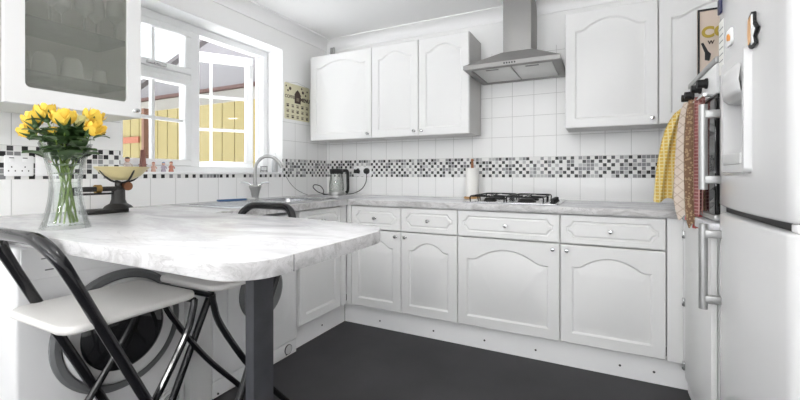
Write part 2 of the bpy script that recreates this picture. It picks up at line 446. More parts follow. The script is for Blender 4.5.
def front(w, h, arch, mg, shape='arch', n=28, t=.02):
    """a shaped cabinet front: slab with a moulded, raised centre panel; front at y=0, thickness t"""
    b = B(); bm = b.bm
    def loop(pts, y): return [bm.verts.new((p[0], y, p[1])) for p in pts]
    A = panel_map(mg, w-mg, mg, h-mg, n, arch, 0, shape)
    if shape == 'oct':
        q = lambda i: {0: (0, 0), 2: (0, 0), 1: (0, 0), 3: (w/2, 0), 4: (w, 0), 5: (w, 0), 6: (w, 0), 7: (w, h), 8: (w, h), 9: (w, h), 10: (w/2, h), 11: (0, h), 12: (0, h), 13: (0, h)}[i]
        O = [q(i) for i in range(14)]
    else:
        O = [(0, 0), (w/2, 0), (w, 0), (w, h/2)]+[(w*(1-k/n), h) for k in range(n+1)]+[(0, h/2)]
    ins = .004
    def shrink(p): return (min(max(p[0], ins), w-ins), min(max(p[1], ins), h-ins))
    I = [shrink(p) for p in O]
    g = .010 if shape == 'arch' else .007
    d2, d3, d4 = (.009, .015, .046) if shape == 'arch' else (.006, .009, .016)
    L = [loop(O, t), loop(O, ins), loop(I, 0), loop(A, 0)]
    for dd, y in ((d2, g), (d3, g), (d4, .0008)):
        L.append(loop(panel_map(mg, w-mg, mg, h-mg, n, arch, dd, shape), y))
    for a, c in zip(L, L[1:]):
        m = len(a)
        for i in range(m):
            j = (i+1) % m
            bm.faces.new((a[i], a[j], c[j], c[i]))
    bm.faces.new(L[-1]); bm.faces.new(list(reversed(L[0])))
    bmesh.ops.remove_doubles(bm, verts=bm.verts, dist=1e-5)
    bmesh.ops.dissolve_degenerate(bm, edges=bm.edges, dist=1e-6)
    return b

def knob(parent, x, z, m=CHROME):
    M = Matrix.Translation((x, 0.0005, z)) @ Matrix.Rotation(PI/2, 4, 'X')
    B().lathe([(.009, 0), (.009, .002), (.0048, .004), (.0045, .012), (.0105, .018), (.0125, .023), (.010, .028), (0, .030)], mtx=M, seg=18).build('knob', m, parent)

BASE_D = .56
def base_cabinet(w, loc, rz, label, group, hinge_knob, arch=.055, drawer=True):
    """hinge_knob: 'r' or 'l' side of the door knob"""
    t = thing('base_cabinet', label, 'cabinet', loc, rz, group)
    c = B()
    c.box((.001, .022, .15), (.018, BASE_D, .868)).box((w-.018, .022, .15), (w-.001, BASE_D, .868)).box((.018, .022, .15), (w-.018, BASE_D, .168))
    c.box((.018, BASE_D-.015, .168), (w-.018, BASE_D, .868)).box((.018, .022, .70), (w-.018, .06, .712)).box((.018, .03, .85), (w-.018, .10, .868))
    c.build('carcass', CARC, t, smooth=False)
    g = .0025
    d = front(w-2*g, .545, arch, .058).build('door', WHITE, t, angle=25); d.location = (g, 0, .152)
    knob(d, (w-2*g-.034) if hinge_knob == 'r' else .034, .545-.030)
    r = front(w-2*g, .158, 0, .030, 'oct').build('drawer', WHITE, t, angle=25); r.location = (g, 0, .705)
    knob(r, (w-2*g)/2, .079)
    return t
gB = 'base cabinets under the back worktop'
X0 = .677
CAB_CORNER = base_cabinet(.40, (X0, -.60, 0), 0, 'narrow white base cabinet with arched door, next to the inner corner post', gB, 'r')
base_cabinet(.40, (X0+.40, -.60, 0), 0, 'narrow white base cabinet between the corner unit and the hob unit', gB, 'l')
base_cabinet(.60, (X0+.80, -.60, 0), 0, 'widest white base cabinet, with drawer front under the gas hob', gB, 'r', .07)
CAB_END = base_cabinet(.50, (X0+1.40, -.60, 0), 0, 'white base cabinet between the hob unit and the hanging towels', gB, 'l', .06)
CAB_SINK = base_cabinet(.43, (.636, -1.098, 0), PI/2, 'white base cabinet under the sink drainer beside the washing machine', None, 'r', .05)
def filler(name, a, b, parent):
    o = B().box(a, b, .002, 1).build(name, CARC, parent)
    o.matrix_parent_inverse = (Matrix.Translation(parent.location) @ Matrix.Rotation(parent.rotation_euler.z, 4, 'Z')).inverted()
filler('corner_post', (.596, -.666, .15), (.636, -.602, .868), CAB_SINK)
filler('filler_strip', (.637, -.60, .15), (.675, -.58, .868), CAB_CORNER)
filler('filler_strip', (2.579, -.602, .15), (2.661, -.58, .868), CAB_END)

def plinth(name, a, b, dots, face, label):
    t = thing(name, label, 'plinth', (0, 0, 0))
    B().box(a, b, .001, 1).build('board', TRIMM, t)
    for p in dots:
        q = Vector(p)+(Vector((0, -.0015, 0)) if face == 'y' else Vector((.0015, 0, 0)))
        B().cyl(p, q, .006, 12).build('screw_cap', DOT, t)
PLD = ((.887, .052), (1.295, .054), (1.636, .056), (1.94, .057), (2.373, .062), (2.528, .061))
plinth('plinth', (.588, -.55, 0.001), (2.70, -.532, .149), [(x_, -.5501, z_) for x_, z_ in PLD], 'y',
       'long white plinth board below the back cabinets with dark screw caps')
plinth('plinth', (.568, -1.095, 0.001), (.586, -.551, .149), [(.5861, -.819, .061)], 'x', 'short white plinth board under the sink-side cabinet')

# wall cabinets
def wall_cabinet(w, loc, rz, label, group, side, arch, h=.71, depth=.30):
    t = thing('wall_cabinet', label, 'cabinet', loc, rz, group)
    c = B().box((.0, .022, .004), (w, depth+.0, h))
    c.build('carcass', SIDE, t, smooth=False)
    g = .002
    d = front(w-2*g, h, arch, .055).build('door', WHITE, t, angle=25); d.location = (g, 0, 0)
    knob(d, (w-2*g-.028) if side == 'r' else .028, .035)
    return t
gW = 'white wall cabinets on the tiled back wall'
WZ = 1.375
wall_cabinet(.61, (.067, -.32, WZ), 0, 'wide white wall cabinet with low arched door, by the calendar in the corner', gW, 'r', .045)
wall_cabinet(.40, (.679, -.32, WZ), 0, 'narrow white wall cabinet in the middle of three, above the kettle', gW, 'r', .05)
wall_cabinet(.387, (1.080, -.32, WZ), 0, 'narrow white wall cabinet beside the hood, side panel showing', gW, 'l', .05)
wall_cabinet(.49, (2.082, -.32, WZ), 0, 'large white wall cabinet with arched door just past the hood', gW, 'r', .06)
wall_cabinet(.60, (2.574, -.32, WZ), 0, 'white wall cabinet behind the framed coffee sign', gW, 'r', .06)

# glazed display cabinet on the window wall (faces +x)
GY0, GY1, GZ0, GZ1, GX = -2.354, -1.866, 1.355, 2.09, .34
gc = thing('display_cabinet', 'white wall cabinet with smoky glass door showing glassware', 'cabinet', (0, GY0, GZ0))
wG, hG = GY1-GY0, GZ1-GZ0
c = B().box((.002, .0, .0), (.318, .018, hG)).box((.002, wG-.018, 0), (.318, wG, hG)).box((.002, .018, 0), (.318, wG-.018, .018)).box((.002, .018, hG-.018), (.318, wG-.018, hG)).box((.002, .018, .018), (.010, wG-.018, hG-.018))
c.build('carcass', CABIN, gc, smooth=False)
db = B(); bm = db.bm
def ring_frame(b, ya, yb, za, zb, inner, x0, x1):
    n = len(inner); cy, cz = (ya+yb)/2, (za+zb)/2
    outer = []
    for p in inner:      # project out to the rectangle
        dx, dz = p[0]-cy, p[1]-cz
        s_ = min((yb-ya)/2/max(abs(dx), 1e-9), (zb-za)/2/max(abs(dz), 1e-9)); outer.append([cy+dx*s_, cz+dz*s_])
    for cyy, czz in ((ya, za), (yb, za), (yb, zb), (ya, zb)):
        k = min(range(n), key=lambda i: (outer[i][0]-cyy)**2+(outer[i][1]-czz)**2); outer[k] = [cyy, czz]
    L = [[b.bm.verts.new((x, p[0], p[1])) for p in P] for P, x in ((inner, x0), (outer, x0), (outer, x1-.003), ([(cy+(p[0]-cy)*.992, cz+(p[1]-cz)*.994) for p in outer], x1), (inner, x1))]
    for a, c_ in zip(L, L[1:]+L[:1]):
        for i in range(n): b.bm.faces.new((a[i], a[(i+1) % n], c_[(i+1) % n], c_[i]))
inner = rrect(.062, .066, wG-.062, hG-.066, .018, 6)
ring_frame(db, .001, wG-.001, 0, hG, inner, .320, GX)
gd = db.build('door', WHITE, gc, angle=30)
B().prism(rrect(.060, .064, wG-.060, hG-.064, .018), .326, .330, 'x').build('pane', CABGLASS, gd, smooth=False)
knM = Matrix.Translation((GX, wG-.03, .03)) @ Matrix.Rotation(PI/2, 4, 'Y')
B().lathe([(.008, 0), (.005, .004), (.005, .012), (.011, .02), (.009, .027), (0, .029)], mtx=knM, seg=16).build('knob', CHROME, gd)
B().box((.012, .019, .351), (.295, wG-.019, .357)).build('shelf', SHELFGL, gc, smooth=False)
B().box((.012, .019, .140), (.28, wG-.019, .146)).build('shelf', SHELFGL, gc, smooth=False)
B().box((.002, -2.75-GY0, 0), (.325, -2.360-GY0, hG), .003).build('end_panel', WHITE, gc)

def goblet(y, x, lab, h=.19):
    t = thing('wine_glass', lab, 'glass', (x, y, GZ0+.3575), 0, 'stem glasses on the upper glass shelf')
    B().lathe([(.032, 0), (.030, .003), (.006, .008), (.004, .02), (.004, h*.45), (.012, h*.5), (.033, h*.62), (.036, h*.78), (.030, h), (.028, h), (.034, h*.78), (.031, h*.63), (.008, h*.52), (0, h*.51)], seg=20, cap=False).build('bowl_and_stem', TUMBGL, t)
for i, (y, x) in enumerate(((-2.235, .17), (-2.165, .21), (-2.10, .15), (-2.035, .20), (-1.97, .16), (-1.92, .22))):
    goblet(y, x, ['stem glass nearest the plain cabinet side on the upper shelf', 'second stem glass along the upper shelf', 'third stem glass along the upper shelf', 'fourth stem glass along the upper shelf',
                  'fifth stem glass along the upper shelf', 'last stem glass on the upper shelf, beside the window end'][i])
for i, y in enumerate((-2.255, -2.165, -2.065, -1.955)):
    t = thing('tumbler', ['upturned tumbler nearest the plain cabinet side on the lower shelf', 'second upturned tumbler along the lower shelf', 'third upturned tumbler along the lower shelf',
                      'last upturned tumbler on the lower shelf, beside the window end'][i], 'glass', (.16, y, GZ0+.1465), 0, 'upturned tumblers on the lower glass shelf')
    B().lathe([(.042, 0), (.042, .02), (.036, .085), (.026, .105), (0, .108)] if i < 3 else [(.028, 0), (.03, .03), (.024, .075), (0, .085)], seg=24).build('glass_wall', TUMBGL, t)

# ------------------------------------------------------------------ worktops
def edged(o):
    for p in o.data.polygons:
        if abs(p.normal.z) < .5: p.material_index = 1  # side faces get the darker marble, shade put into the colour
wt = thing('worktop', 'long grey marble-effect worktop along the tiled back wall', 'worktop', (0, 0, 0))
b = B()
# hob cut-out left as four slabs
b.box((.662, -.62, .870), (W-.02, -.001, .910), .004)
edged(b.build('slab', [MARB, MARBE], wt))
wt2 = thing('worktop', 'marble-effect worktop under the window holding the steel sink', 'worktop', (0, 0, 0))
SX0, SX1, SY0, SY1 = .16, .53, -1.06, -.70
b = B()
pl = [(.001, -1.719), (.661, -1.719), (.661, -.001), (.001, -.001)]
b.box((.001, -1.719, .870), (.661, SY0, .910)).box((.001, SY1, .870), (.661, -.001, .910)).box((.001, SY0, .870), (SX0, SY1, .910)).box((SX1, SY0, .870), (.661, SY1, .910))
bmesh.ops.remove_doubles(b.bm, verts=b.bm.verts, dist=1e-5)
edged(b.build('slab', [MARBT, MARBE], wt2, smooth=False))
wt3 = thing('worktop', 'short marble-effect worktop strip in front of the oven beside the fridge', 'worktop', (0, 0, 0))
B().box((2.635, -1.185, .870), (W-.02, -.622, .910), .004).build('slab', MARB, wt3)

bar = thing('breakfast_bar', 'round-cornered marble-effect breakfast bar jutting into the room on a dark post', 'table', (1.44, -2.15, 0))
pts = [p for p in rrect(.001-1.44, -2.44+2.15, 1.672-1.44, -1.8+2.15, [0, .105, 0, 0], 10)][:12]
pts += [(p.x-1.44, p.y+2.15) for p in bez([(1.671, -2.30, 0), (1.664, -1.96, 0), (1.652, -1.885, 0), (1.612, -1.826, 0), (1.52, -1.785, 0), (1.25, -1.735, 0), (1.05, -1.7215, 0), (.661, -1.7195, 0)], 56)]
pts += [(.001-1.44, -1.7195+2.15)]
tb = B().prism(pts, .871, .9105, 'z', .0035)
to = tb.build('bar_top', [MARBT, MARBE], bar, angle=30)
for p in to.data.polygons:
    if abs(p.normal.z) < .6: p.material_index = 1
B().box((-.047, -.040, .0), (-.014, .036, .8705), .003).build('leg', POSTM, bar)
B().box((1.6705-1.44, -2.302+2.15, .8715), (1.6722-1.44, -2.3005+2.15, .909)).build('edge_joint', GREYR, bar)

# ------------------------------------------------------------------ sink and tap
sk = thing('sink', 'stainless steel sink with ribbed drainer set in the worktop under the window', 'sink', (0, 0, .9105))
b = B()
b.box((.085, -1.56, 0), (.585, SY0+.01, .004), .002).box((.085, SY1-.01, 0), (.585, -.60, .004), .002).box((.085, SY0+.01, 0), (SX0+.01, SY1-.01, .004), .002).box((SX1-.01, SY0+.01, 0), (.585, SY1-.01, .004), .002)
b.build('rim', SINKM, sk)
b = B()
o_ = rrect(SX0+.004, SY0+.004, SX1-.004, SY1-.004, .05, 6); i_ = rrect(SX0+.03, SY0+.03, SX1-.03, SY1-.03, .05, 6)
La = [[b.bm.verts.new((p[0], p[1], z)) for p in P] for P, z in ((o_, .001), (o_, -.02), (i_, -.15))]
for a, c_ in zip(La, La[1:]):
    for i in range(len(a)): b.bm.faces.new((a[i], a[(i+1) % len(a)], c_[(i+1) % len(a)], c_[i]))
b.bm.faces.new(La[-1])
b.build('bowl', SINKM, sk)
b = B()
for k in range(9): b.box((.16+k*.042, -1.50, .004), (.172+k*.042, -1.12, .0075), .002)
b.build('drainer_ribs', SINKM, sk)
tp = thing('mixer_tap', 'chrome swan-neck mixer tap with two lever handles behind the sink', 'tap', (.115, -.965, .9145))
B().lathe([(.028, 0), (.030, .006), (.022, .012), (.030, .055), (.042, .088), (.040, .094), (.014, .098), (.013, .12), (0, .121)], seg=24).build('body', STEEL, tp)
dx, dy = .82, .57
sp = bez([(0, 0, .11), (0, 0, .20), (.012*dx/1, .012*dy, .255), (.06*dx, .06*dy, .298), (.115*dx, .115*dy, .297), (.16*dx, .16*dy, .262), (.182*dx, .182*dy, .222)], 36)
B().tube(sp, .0115, 12).build('spout', STEEL, tp)
for sg in (-1, 1):
    h = B().cyl((sg*.02*dx, sg*.02*dy, .092), (sg*.045*dx, sg*.045*dy, .112), .008, 12)
    h.tube([(sg*.04*dx, sg*.04*dy, .112), (sg*.065*dx, sg*.065*dy, .118), (sg*.098*dx, sg*.098*dy, .118)], [.007, .006, .005], 10)
    h.build('handle', CHROME, tp)
br = thing('dish_brush', 'blue-handled dish brush lying on the sink drainer', 'brush', (.15, -1.30, .9185), 1.35)
B().box((0, -.016, .0), (.19, .016, .012), .005).build('handle', BLUE, br)
B().box((.19, -.018, .0), (.25, .018, .014), .006).build('head', PLASTG, br)

# ------------------------------------------------------------------ hob, hood
hb = thing('gas_hob', 'stainless four-burner gas hob with black pan supports on back worktop', 'hob', (1.78, -.305, .9105))
B().prism(rrect(-.288, -.258, .288, .250, .02), 0, .007, 'z', .003).build('plate', SINKM, hb)
for (bx, by, r) in ((-.14, -.12, .038), (-.14, .125, .048), (.09, -.12, .05), (.09, .125, .036)):
    B().lathe([(r*1.1, .0072), (r*1.1, .014), (r*.9, .016), (r*.9, .024), (r*.7, .028), (0, .029)], (bx, by, 0), 24).build('burner', IRON, hb)
for cx in (-.14, .09):
    g = B(); w2, d2, z = .105, .225, .040
    g.tube([(cx+p[0], p[1], z) for p in rrect(-w2, -d2, w2, d2, .03, 4)], .0042, 8, closed=True)
    for yy in (-.12, .125):
        for ax in ((1, 0), (-1, 0), (0, 1), (0, -1)):
            L_ = w2 if ax[0] else .10
            g.tube([(cx+ax[0]*.022, yy+ax[1]*.022, z+.003), (cx+ax[0]*L_, yy+ax[1]*L_, z)], .004, 8)
    for sx in (-1, 1):
        for sy in (-1, -.12, .12, 1):
            g.tube([(cx+sx*w2, sy*(d2-.02), z), (cx+sx*(w2+.004), sy*(d2-.02), .03), (cx+sx*(w2+.002), sy*(d2-.02), .0072)], .0042, 8)
    g.build('pan_support', BLACKM, hb)
for k in range(4):
    B().lathe([(.018, .0072), (.018, .012), (.014, .016), (.012, .034), (0, .036)], (.250, -.19+k*.07, 0), 18).build('knob', BLACKM, hb)

hd = thing('cooker_hood', 'stainless steel chimney hood above the hob between the wall cabinets', 'hood', (1.772, 0, 1.768))
b = B(); bm = b.bm
w2, d = .297, -.48
# canopy: rim, then slope to the chimney
lv = [(-w2, d, 0, .0), (-w2, d, .032, .0)]
def ringz(x0, y0, x1, z, y1=-.002): return [bm.verts.new(v) for v in ((x0, y0, z), (x1, y0, z), (x1, y1, z), (x0, y1, z))]
R = [ringz(-w2+.012, d+.012, w2-.012, 0), ringz(-w2, d, w2, .004), ringz(-w2, d, w2, .030), ringz(-.088, -.272, .104, .148), ]
for a, c_ in zip(R, R[1:]):
    for i in range(4): bm.faces.new((a[i], a[(i+1) % 4], c_[(i+1) % 4], c_[i]))
bm.faces.new(R[-1])
# under-side: rim and recess
U = ringz(-w2+.04, d+.035, w2-.035, 0, -.03); U2 = ringz(-w2+.045, d+.04, w2-.04, .012, -.035)
for a, c_ in ((R[0], U), (U, U2)):
    for i in range(4): bm.faces.new((a[i], a[(i+1) % 4], c_[(i+1) % 4], c_[i]))
bm.faces.new(U2)
b.build('canopy', HOODM, hd, smooth=False)
B().box((-.084, -.268, .144), (.100, -.002, 2.31-1.768), .003).build('chimney', HOODM, hd)
for sx in (-1, 1):
    f = B().box((min(sx*.004, sx*.245), d+.05, .004), (max(sx*.004, sx*.245), -.05, .0115), .002).build('grease_filter', mat('filter_mesh', (214, 214, 212), .45, .6, noise=.06, scale=300), hd)
    B().box((sx*.125-.04, d+.07, .001), (sx*.125+.04, d+.09, .0045), .001).build('latch', STEELD, f)
for k in range(5):
    B().cyl((-.03+k*.016, d+.001, .017), (-.03+k*.016, d-.004, .017), .005, 12).build('button', BLACKM, hd)

# ------------------------------------------------------------------ bits on the back worktop
kt = thing('kettle', 'glass kettle with black lid and handle in the worktop corner', 'kettle', (.235, -.17, .9105))
B().lathe([(.068, 0), (.07, .008), (.066, .03), (.062, .034), (0, .034)], seg=28).build('base', STEEL, kt)
B().lathe([(.064, .034), (.066, .07), (.060, .13), (.052, .185), (.050, .185), (.058, .13), (.064, .07), (.062, .036)], seg=28, cap=False).build('jug', thin_glass('kettle_glass', (.93, .94, .93), .05, .03, .08, (.6, .6, .58)), kt)
B().lathe([(.056, .183), (.058, .19), (.058, .215), (.05, .226), (0, .228)], seg=28).build('lid', BLACKM, kt)
B().tube(bez([(.040, .03, .207), (.062, .046, .212), (.076, .055, .20), (.078, .056, .12), (.078, .056, .04), (.066, .048, .018)], 30), .0125, 10, flat=.8).build('handle', BLACKM, kt)
kx = Vector((.235, -.17, .9105))
B().tube([p-kx for p in bez([(.31, -.14, .918), (.36, -.09, .925), (.42, -.06, .96), (.455, -.045, 1.02), (.462, -.045, 1.085), (.462, -.045, 1.10)], 40)], .0035, 8).build('power_cord', BLACKM, kt)
B().tube([p-kx for p in bez([(.185, -.235, .915), (.13, -.28, .935), (.095, -.31, .975), (.115, -.32, 1.0), (.16, -.30, .99), (.165, -.26, .95), (.13, -.22, .915), (.165, -.19, .914)], 48)], .0035, 8).build('cord_loop', BLACKM, kt)
so = thing('double_socket', 'white double socket plate on mosaic band behind the kettle', 'socket', (.395, 0, 1.12))
B().prism(rrect(-.092, -.05, .092, .04, .006), -.009, -.0005, 'y', .002).build('plate', TRIMM, so)
for sx in (-.05, .05): B().box((sx+.012, -.012, .016), (sx+.026, -.008, .03), .001).build('switch', TRIMM, so)
pg = thing('plug', 'round black plug in the double socket, cord hanging from it', 'plug', (.447, -.0105, 1.118))
B().lathe([(.026, 0), (.027, .006), (.024, .024), (.012, .03), (0, .031)], mtx=Matrix.Rotation(PI/2, 4, 'X'), seg=20).build('plug_body', BLACKM, pg)
p2 = thing('plug', 'angular black plug in the socket closer to the kettle', 'plug', (.345, -.0105, 1.118))
B().prism([(-.024, -.018), (.026, -.022), (.03, .0), (.018, .024), (.002, .012), (-.02, .016)], -.028, 0, 'y', .003).build('plug_body', BLACKM, p2)
kr = thing('paper_towel_roll', 'white kitchen paper roll on wooden pole holder beside the hob', 'paper towel', (1.428, -.115, .9105))
B().lathe([(.062, 0), (.062, .010), (.056, .014), (0, .014)], seg=28).build('base', WOOD, kr)
B().lathe([(.048, .0145), (.048, .225), (.022, .225), (.02, .20), (0, .20)], seg=32).build('roll', PAPER, kr)
B().lathe([(.010, .2), (.010, .265), (.006, .27), (.012, .28), (.010, .292), (0, .296)], seg=16).build('pole', mat('brown_pole', (150, 98, 60), .5, noise=.1), kr)

# ------------------------------------------------------------------ things on the window wall
def socket_bits(): pass
s2 = thing('double_socket', 'white double socket with paired switches on mosaic band beside vase', 'socket', (.0, -2.19, 1.126))
B().prism(rrect(-.052, -.045, .046, .045, .005), .0005, .009, 'x', .002).build('plate', TRIMM, s2)
for yy in (-.025, .02):
    sw = B().box((.008, yy-.012, .018), (.0125, yy+.004, .032), .001).build('switch', TRIMM, s2)
    B().box((.0085, yy-.012, .0325), (.010, yy+.004, .036)).build('switch_mark', DOT, s2)
    for dy_, dz in ((-.004, -.005), (-.014, -.022), (.008, -.022)):
        B().box((.0086, yy+dy_-.002, dz-.003), (.0096, yy+dy_+.002, dz+.003)).build('pin_slot', DOT, s2)
s3 = thing('fused_switch', 'white fused switch plate with red indicator next to double socket', 'switch', (.0, -2.092, 1.126))
B().prism(rrect(-.045, -.045, .045, .045, .005), .0005, .009, 'x', .002).build('plate', TRIMM, s3)
B().box((.008, .0, .016), (.011, .012, .030), .001).build('indicator', REDD, s3)
B().box((.008, -.02, -.006), (.012, -.006, .004), .001).build('rocker', TRIMM, s3)

cal = thing('wall_sign', 'cream coffee menu sign hanging on the wall between window and corner cabinet', 'sign', (.0, -.406, 1.69))
SGN = mat('cream_print', (222, 217, 186), .5, noise=.08, scale=9)
INK = mat('brown_ink', (74, 60, 52), .6); INK2 = mat('grey_ink', (128, 118, 100), .6)
B().prism(rrect(-.152, -.148, .152, .148, .012), .0015, .006, 'x', .001).build('board', SGN, cal)
def textmesh(name, s, size, m, parent, loc, rot, ext=.0006, align='CENTER', off=0.):
    cu = bpy.data.curves.new(name, 'FONT'); cu.body = s; cu.size = size; cu.align_x = align; cu.align_y = 'CENTER'; cu.extrude = ext; cu.offset = off
    tmp = bpy.data.objects.new(name, cu); COL.objects.link(tmp)
    bpy.context.view_layer.update()
    me = bpy.data.meshes.new_from_object(tmp.evaluated_get(bpy.context.evaluated_depsgraph_get()))
    bpy.data.objects.remove(tmp)
    me.name = name; me.materials.clear(); me.materials.append(m)
    o = bpy.data.objects.new(name, me); COL.objects.link(o); o.parent = parent; o.location = loc; o.rotation_euler = rot
    return o
RX = (PI/2, 0, PI/2)
textmesh('lettering', 'COFFEE', .036, INK2, cal, (.0068, -.088, .036), RX, off=.0012)
textmesh('lettering', 'MENU', .044, INK, cal, (.0068, .092, .030), RX, off=.0016)
pot = B().box((.0062, -.036, -.008), (.0082, .036, .058)).prism([(-.042, .058), (.042, .058), (.022, .088), (0, .106), (-.022, .088)], .0062, .0082, 'x')
pot.build('pot_picture', INK, cal)
B().box((.0082, -.016, .012), (.0090, .016, .04)).build('pot_label', INK2, cal)
for yy, zz, rr in ((-.09, .105, .014), (-.115, .085, .009), (-.135, .12, .007), (.065, .095, .013), (.10, .075, .008), (.05, .125, .008), (.12, .11, .008)):
    B().cyl((.0062, yy, zz), (.0072, yy, zz), rr, 14).build('bean_picture', INK, cal)
for r in range(3):
    for c_ in range(5):
        yy, zz = -.118+c_*.059, -.030-r*.045
        B().box((.0062, yy-.013, zz-.016), (.0070, yy+.013, zz-.002)).prism([(yy-.018, zz+.008), (yy+.018, zz+.008), (yy+.012, zz+.002), (yy-.012, zz+.002)], .0062, .0071, 'x').build('cup_picture', INK2 if (r+c_) % 3 else INK, cal)
B().tube([(.003, -.14, .148), (.003, 0, .17), (.003, .14, .148)], .0012, 6).build('hanging_wire', STEEL, cal)

# windowsill trinkets
def figure(loc, h, cs, label, rz=0):
    t = thing('figurine', label, 'figurine', loc, rz, 'figurines on the window sill')
    B().lathe([(h*.20, 0), (h*.22, h*.05), (h*.16, h*.3), (h*.2, h*.5), (h*.10, h*.62), (0, h*.63)], seg=14).build('clothes', mat('fig_'+str(cs[0]), cs[0], .5), t)
    B().ball((0, 0, h*.76), h*.15).build('head', mat('fig_skin', (226, 180, 158), .5), t)
    B().ball((0, 0, h*.86), h*.14, (1, 1, .7)).build('hat', mat('fig_'+str(cs[1]), cs[1], .5), t)
    for sg in (-1, 1): B().tube([(0, sg*h*.14, h*.54), (h*.08, sg*h*.26, h*.4), (h*.14, sg*h*.2, h*.3)], h*.05, 8).build('arm', mat('fig_'+str(cs[0]), cs[0], .5), t)
SZ = WZ0+.0125
figure((-.055, -1.715, SZ), .085, ((206, 196, 190), (52, 48, 60)), 'figurine with dark hair, beyond the weighing scale bowl')
figure((-.05, -1.575, SZ), .060, ((214, 176, 160), (170, 110, 92)), 'small figurine just past the tower souvenir')
figure((-.055, -1.512, SZ), .062, ((186, 176, 190), (120, 140, 170)), 'small pale figurine in middle of the window sill')
figure((-.05, -1.468, SZ), .066, ((204, 138, 120), (150, 84, 70)), 'small reddish figurine last in row towards the tap')
et = thing('tower_souvenir', 'slim brown tower souvenir on the window sill', 'souvenir', (-.055, -1.632, SZ))
B().prism([(-.026, 0), (-.014, 0), (-.006, .012), (.006, .012), (.014, 0), (.026, 0), (.012, .04), (.007, .085), (.003, .125), (-.003, .125), (-.007, .085), (-.012, .04)], -.012, .012, 'y').build('body', mat('bronze_tower', (142, 100, 90), .5, .3), et)
B().box((-.016, -.016, .038), (.016, .016, .043)).box((-.009, -.009, .083), (.009, .009, .088)).build('decks', mat('bronze_tower', (0, 0, 0)), et)
tg = thing('tealight_holder', 'small grey wire tealight holder on sill behind the tap', 'candle holder', (-.075, -.70, SZ))
B().tube([(p[0], p[1], .045) for p in rrect(-.025, -.025, .025, .025, .024, 5)], .003, 6, closed=True).tube([(p[0], p[1], .012) for p in rrect(-.025, -.025, .025, .025, .024, 5)], .003, 6, closed=True).build('ring', STEELD, tg)
for a in range(6):
    an = a*PI/3; B().cyl((.025*math.cos(an), .025*math.sin(an), 0), (.025*math.cos(an), .025*math.sin(an), .047), .002, 6).build('wire', STEELD, tg)
B().lathe([(.02, .002), (.02, .016), (0, .016)], seg=16).build('candle', TRIMM, tg)
bt = thing('soap_bottle', 'pale grey bottle on the sill in the window corner', 'bottle', (-.035, -.625, SZ))
B().lathe([(.022, 0), (.024, .01), (.024, .09), (.016, .108), (.010, .112), (0, .112)], seg=20).build('body', mat('grey_bottle', (188, 189, 190), .3), bt)
B().lathe([(.010, .112), (.012, .116), (.012, .135), (.006, .14), (.006, .155), (0, .156)], seg=14).build('pump', TRIMM, bt)
tag(B().tube(bez([(.006, -.545, 1.075), (.008, -.50, 1.02), (.012, -.44, .97), (.02, -.37, .935), (.05, -.33, .914)], 30), .002, 6).build('thin_cable', mat('grey_cable', (120, 120, 118), .5)),
    'thin grey cable running down the tiles from the window corner', 'cable')

# vintage weighing scale
sc = thing('weighing_scale', 'vintage black iron kitchen scale with cream bowl and brass weights', 'scale', (.25, -1.965, .9105))
b = B()
b.prism(rrect(-.045, -.11, .045, .085, .04, 6), 0, .02, 'z', .006)
b.lathe([(.06, .02), (.052, .03), (.034, .042), (.028, .06), (.027, .10), (.022, .108), (0, .108)], (0, .045, 0), 24)
b.build('base', IRON, sc)
bm_ = B().box((-.016, -.135, .100), (.016, .07, .122), .006).box((-.008, -.16, .085), (.008, .03, .094), .003).cyl((0, .045, .10), (0, .045, .14), .014, 16)
bm_.build('beam', IRON, sc)
B().lathe([(.02, -.013), (.02, .013)], mtx=Matrix.Translation((.014, .075, .122)) @ Matrix.Rotation(PI/2, 4, 'Y'), seg=20).build('weight', mat('copper_weight', (150, 104, 78), .35, .8), sc)
B().cyl((0, -.052, .112), (0, -.03, .112), .019, 20).build('sliding_weight', BRASS, sc)
B().lathe([(.032, .092), (.032, .098), (.02, .10), (.02, .118), (0, .118)], (0, -.15, 0), 20).build('plate', IRON, sc)
cr_ = B()
for a in (0, PI/2, PI, 1.5*PI):
    cr_.tube(bez([(0, .062, .138), (.05*math.cos(a), .062+.05*math.sin(a), .150), (.086*math.cos(a), .062+.086*math.sin(a), .185), (.094*math.cos(a), .062+.094*math.sin(a), .199)], 12), .0045, 8)
cr_.build('cradle', IRON, sc)
B().lathe([(.0, .149), (.04, .152), (.075, .172), (.098, .198), (.112, .212), (.110, .214), (.095, .201), (.072, .176), (.04, .157), (0, .154)], (0, .062, 0), 36).build('bowl', CREAM, sc)

# ------------------------------------------------------------------ vase of roses
VC = Vector((.697, -2.314, .9108))
vs = thing('glass_vase', 'tall clear waisted glass vase half full of water on the breakfast bar', 'vase', VC)
def vr(z):
    return .043+.026*((z-.150)/.150)**2 if z < .15 else .043+.028*((z-.150)/.130)**1.5
prof = [(vr(z), z) for z in [k*.28/22 for k in range(23)]]
inn = [(r-.004, max(z, .012)) for r, z in reversed(prof)]
B().lathe([(0, 0)]+prof+inn+[(0, .012)], seg=40, cap=False).build('glass_body', VASEGL, vs)
B().lathe([(0, .0125)]+[(vr(z)-.0045, z) for z in [.0125+k*.139/12 for k in range(13)]]+[(0, .1515)], seg=40, cap=False).build('water', WATERM, vs)

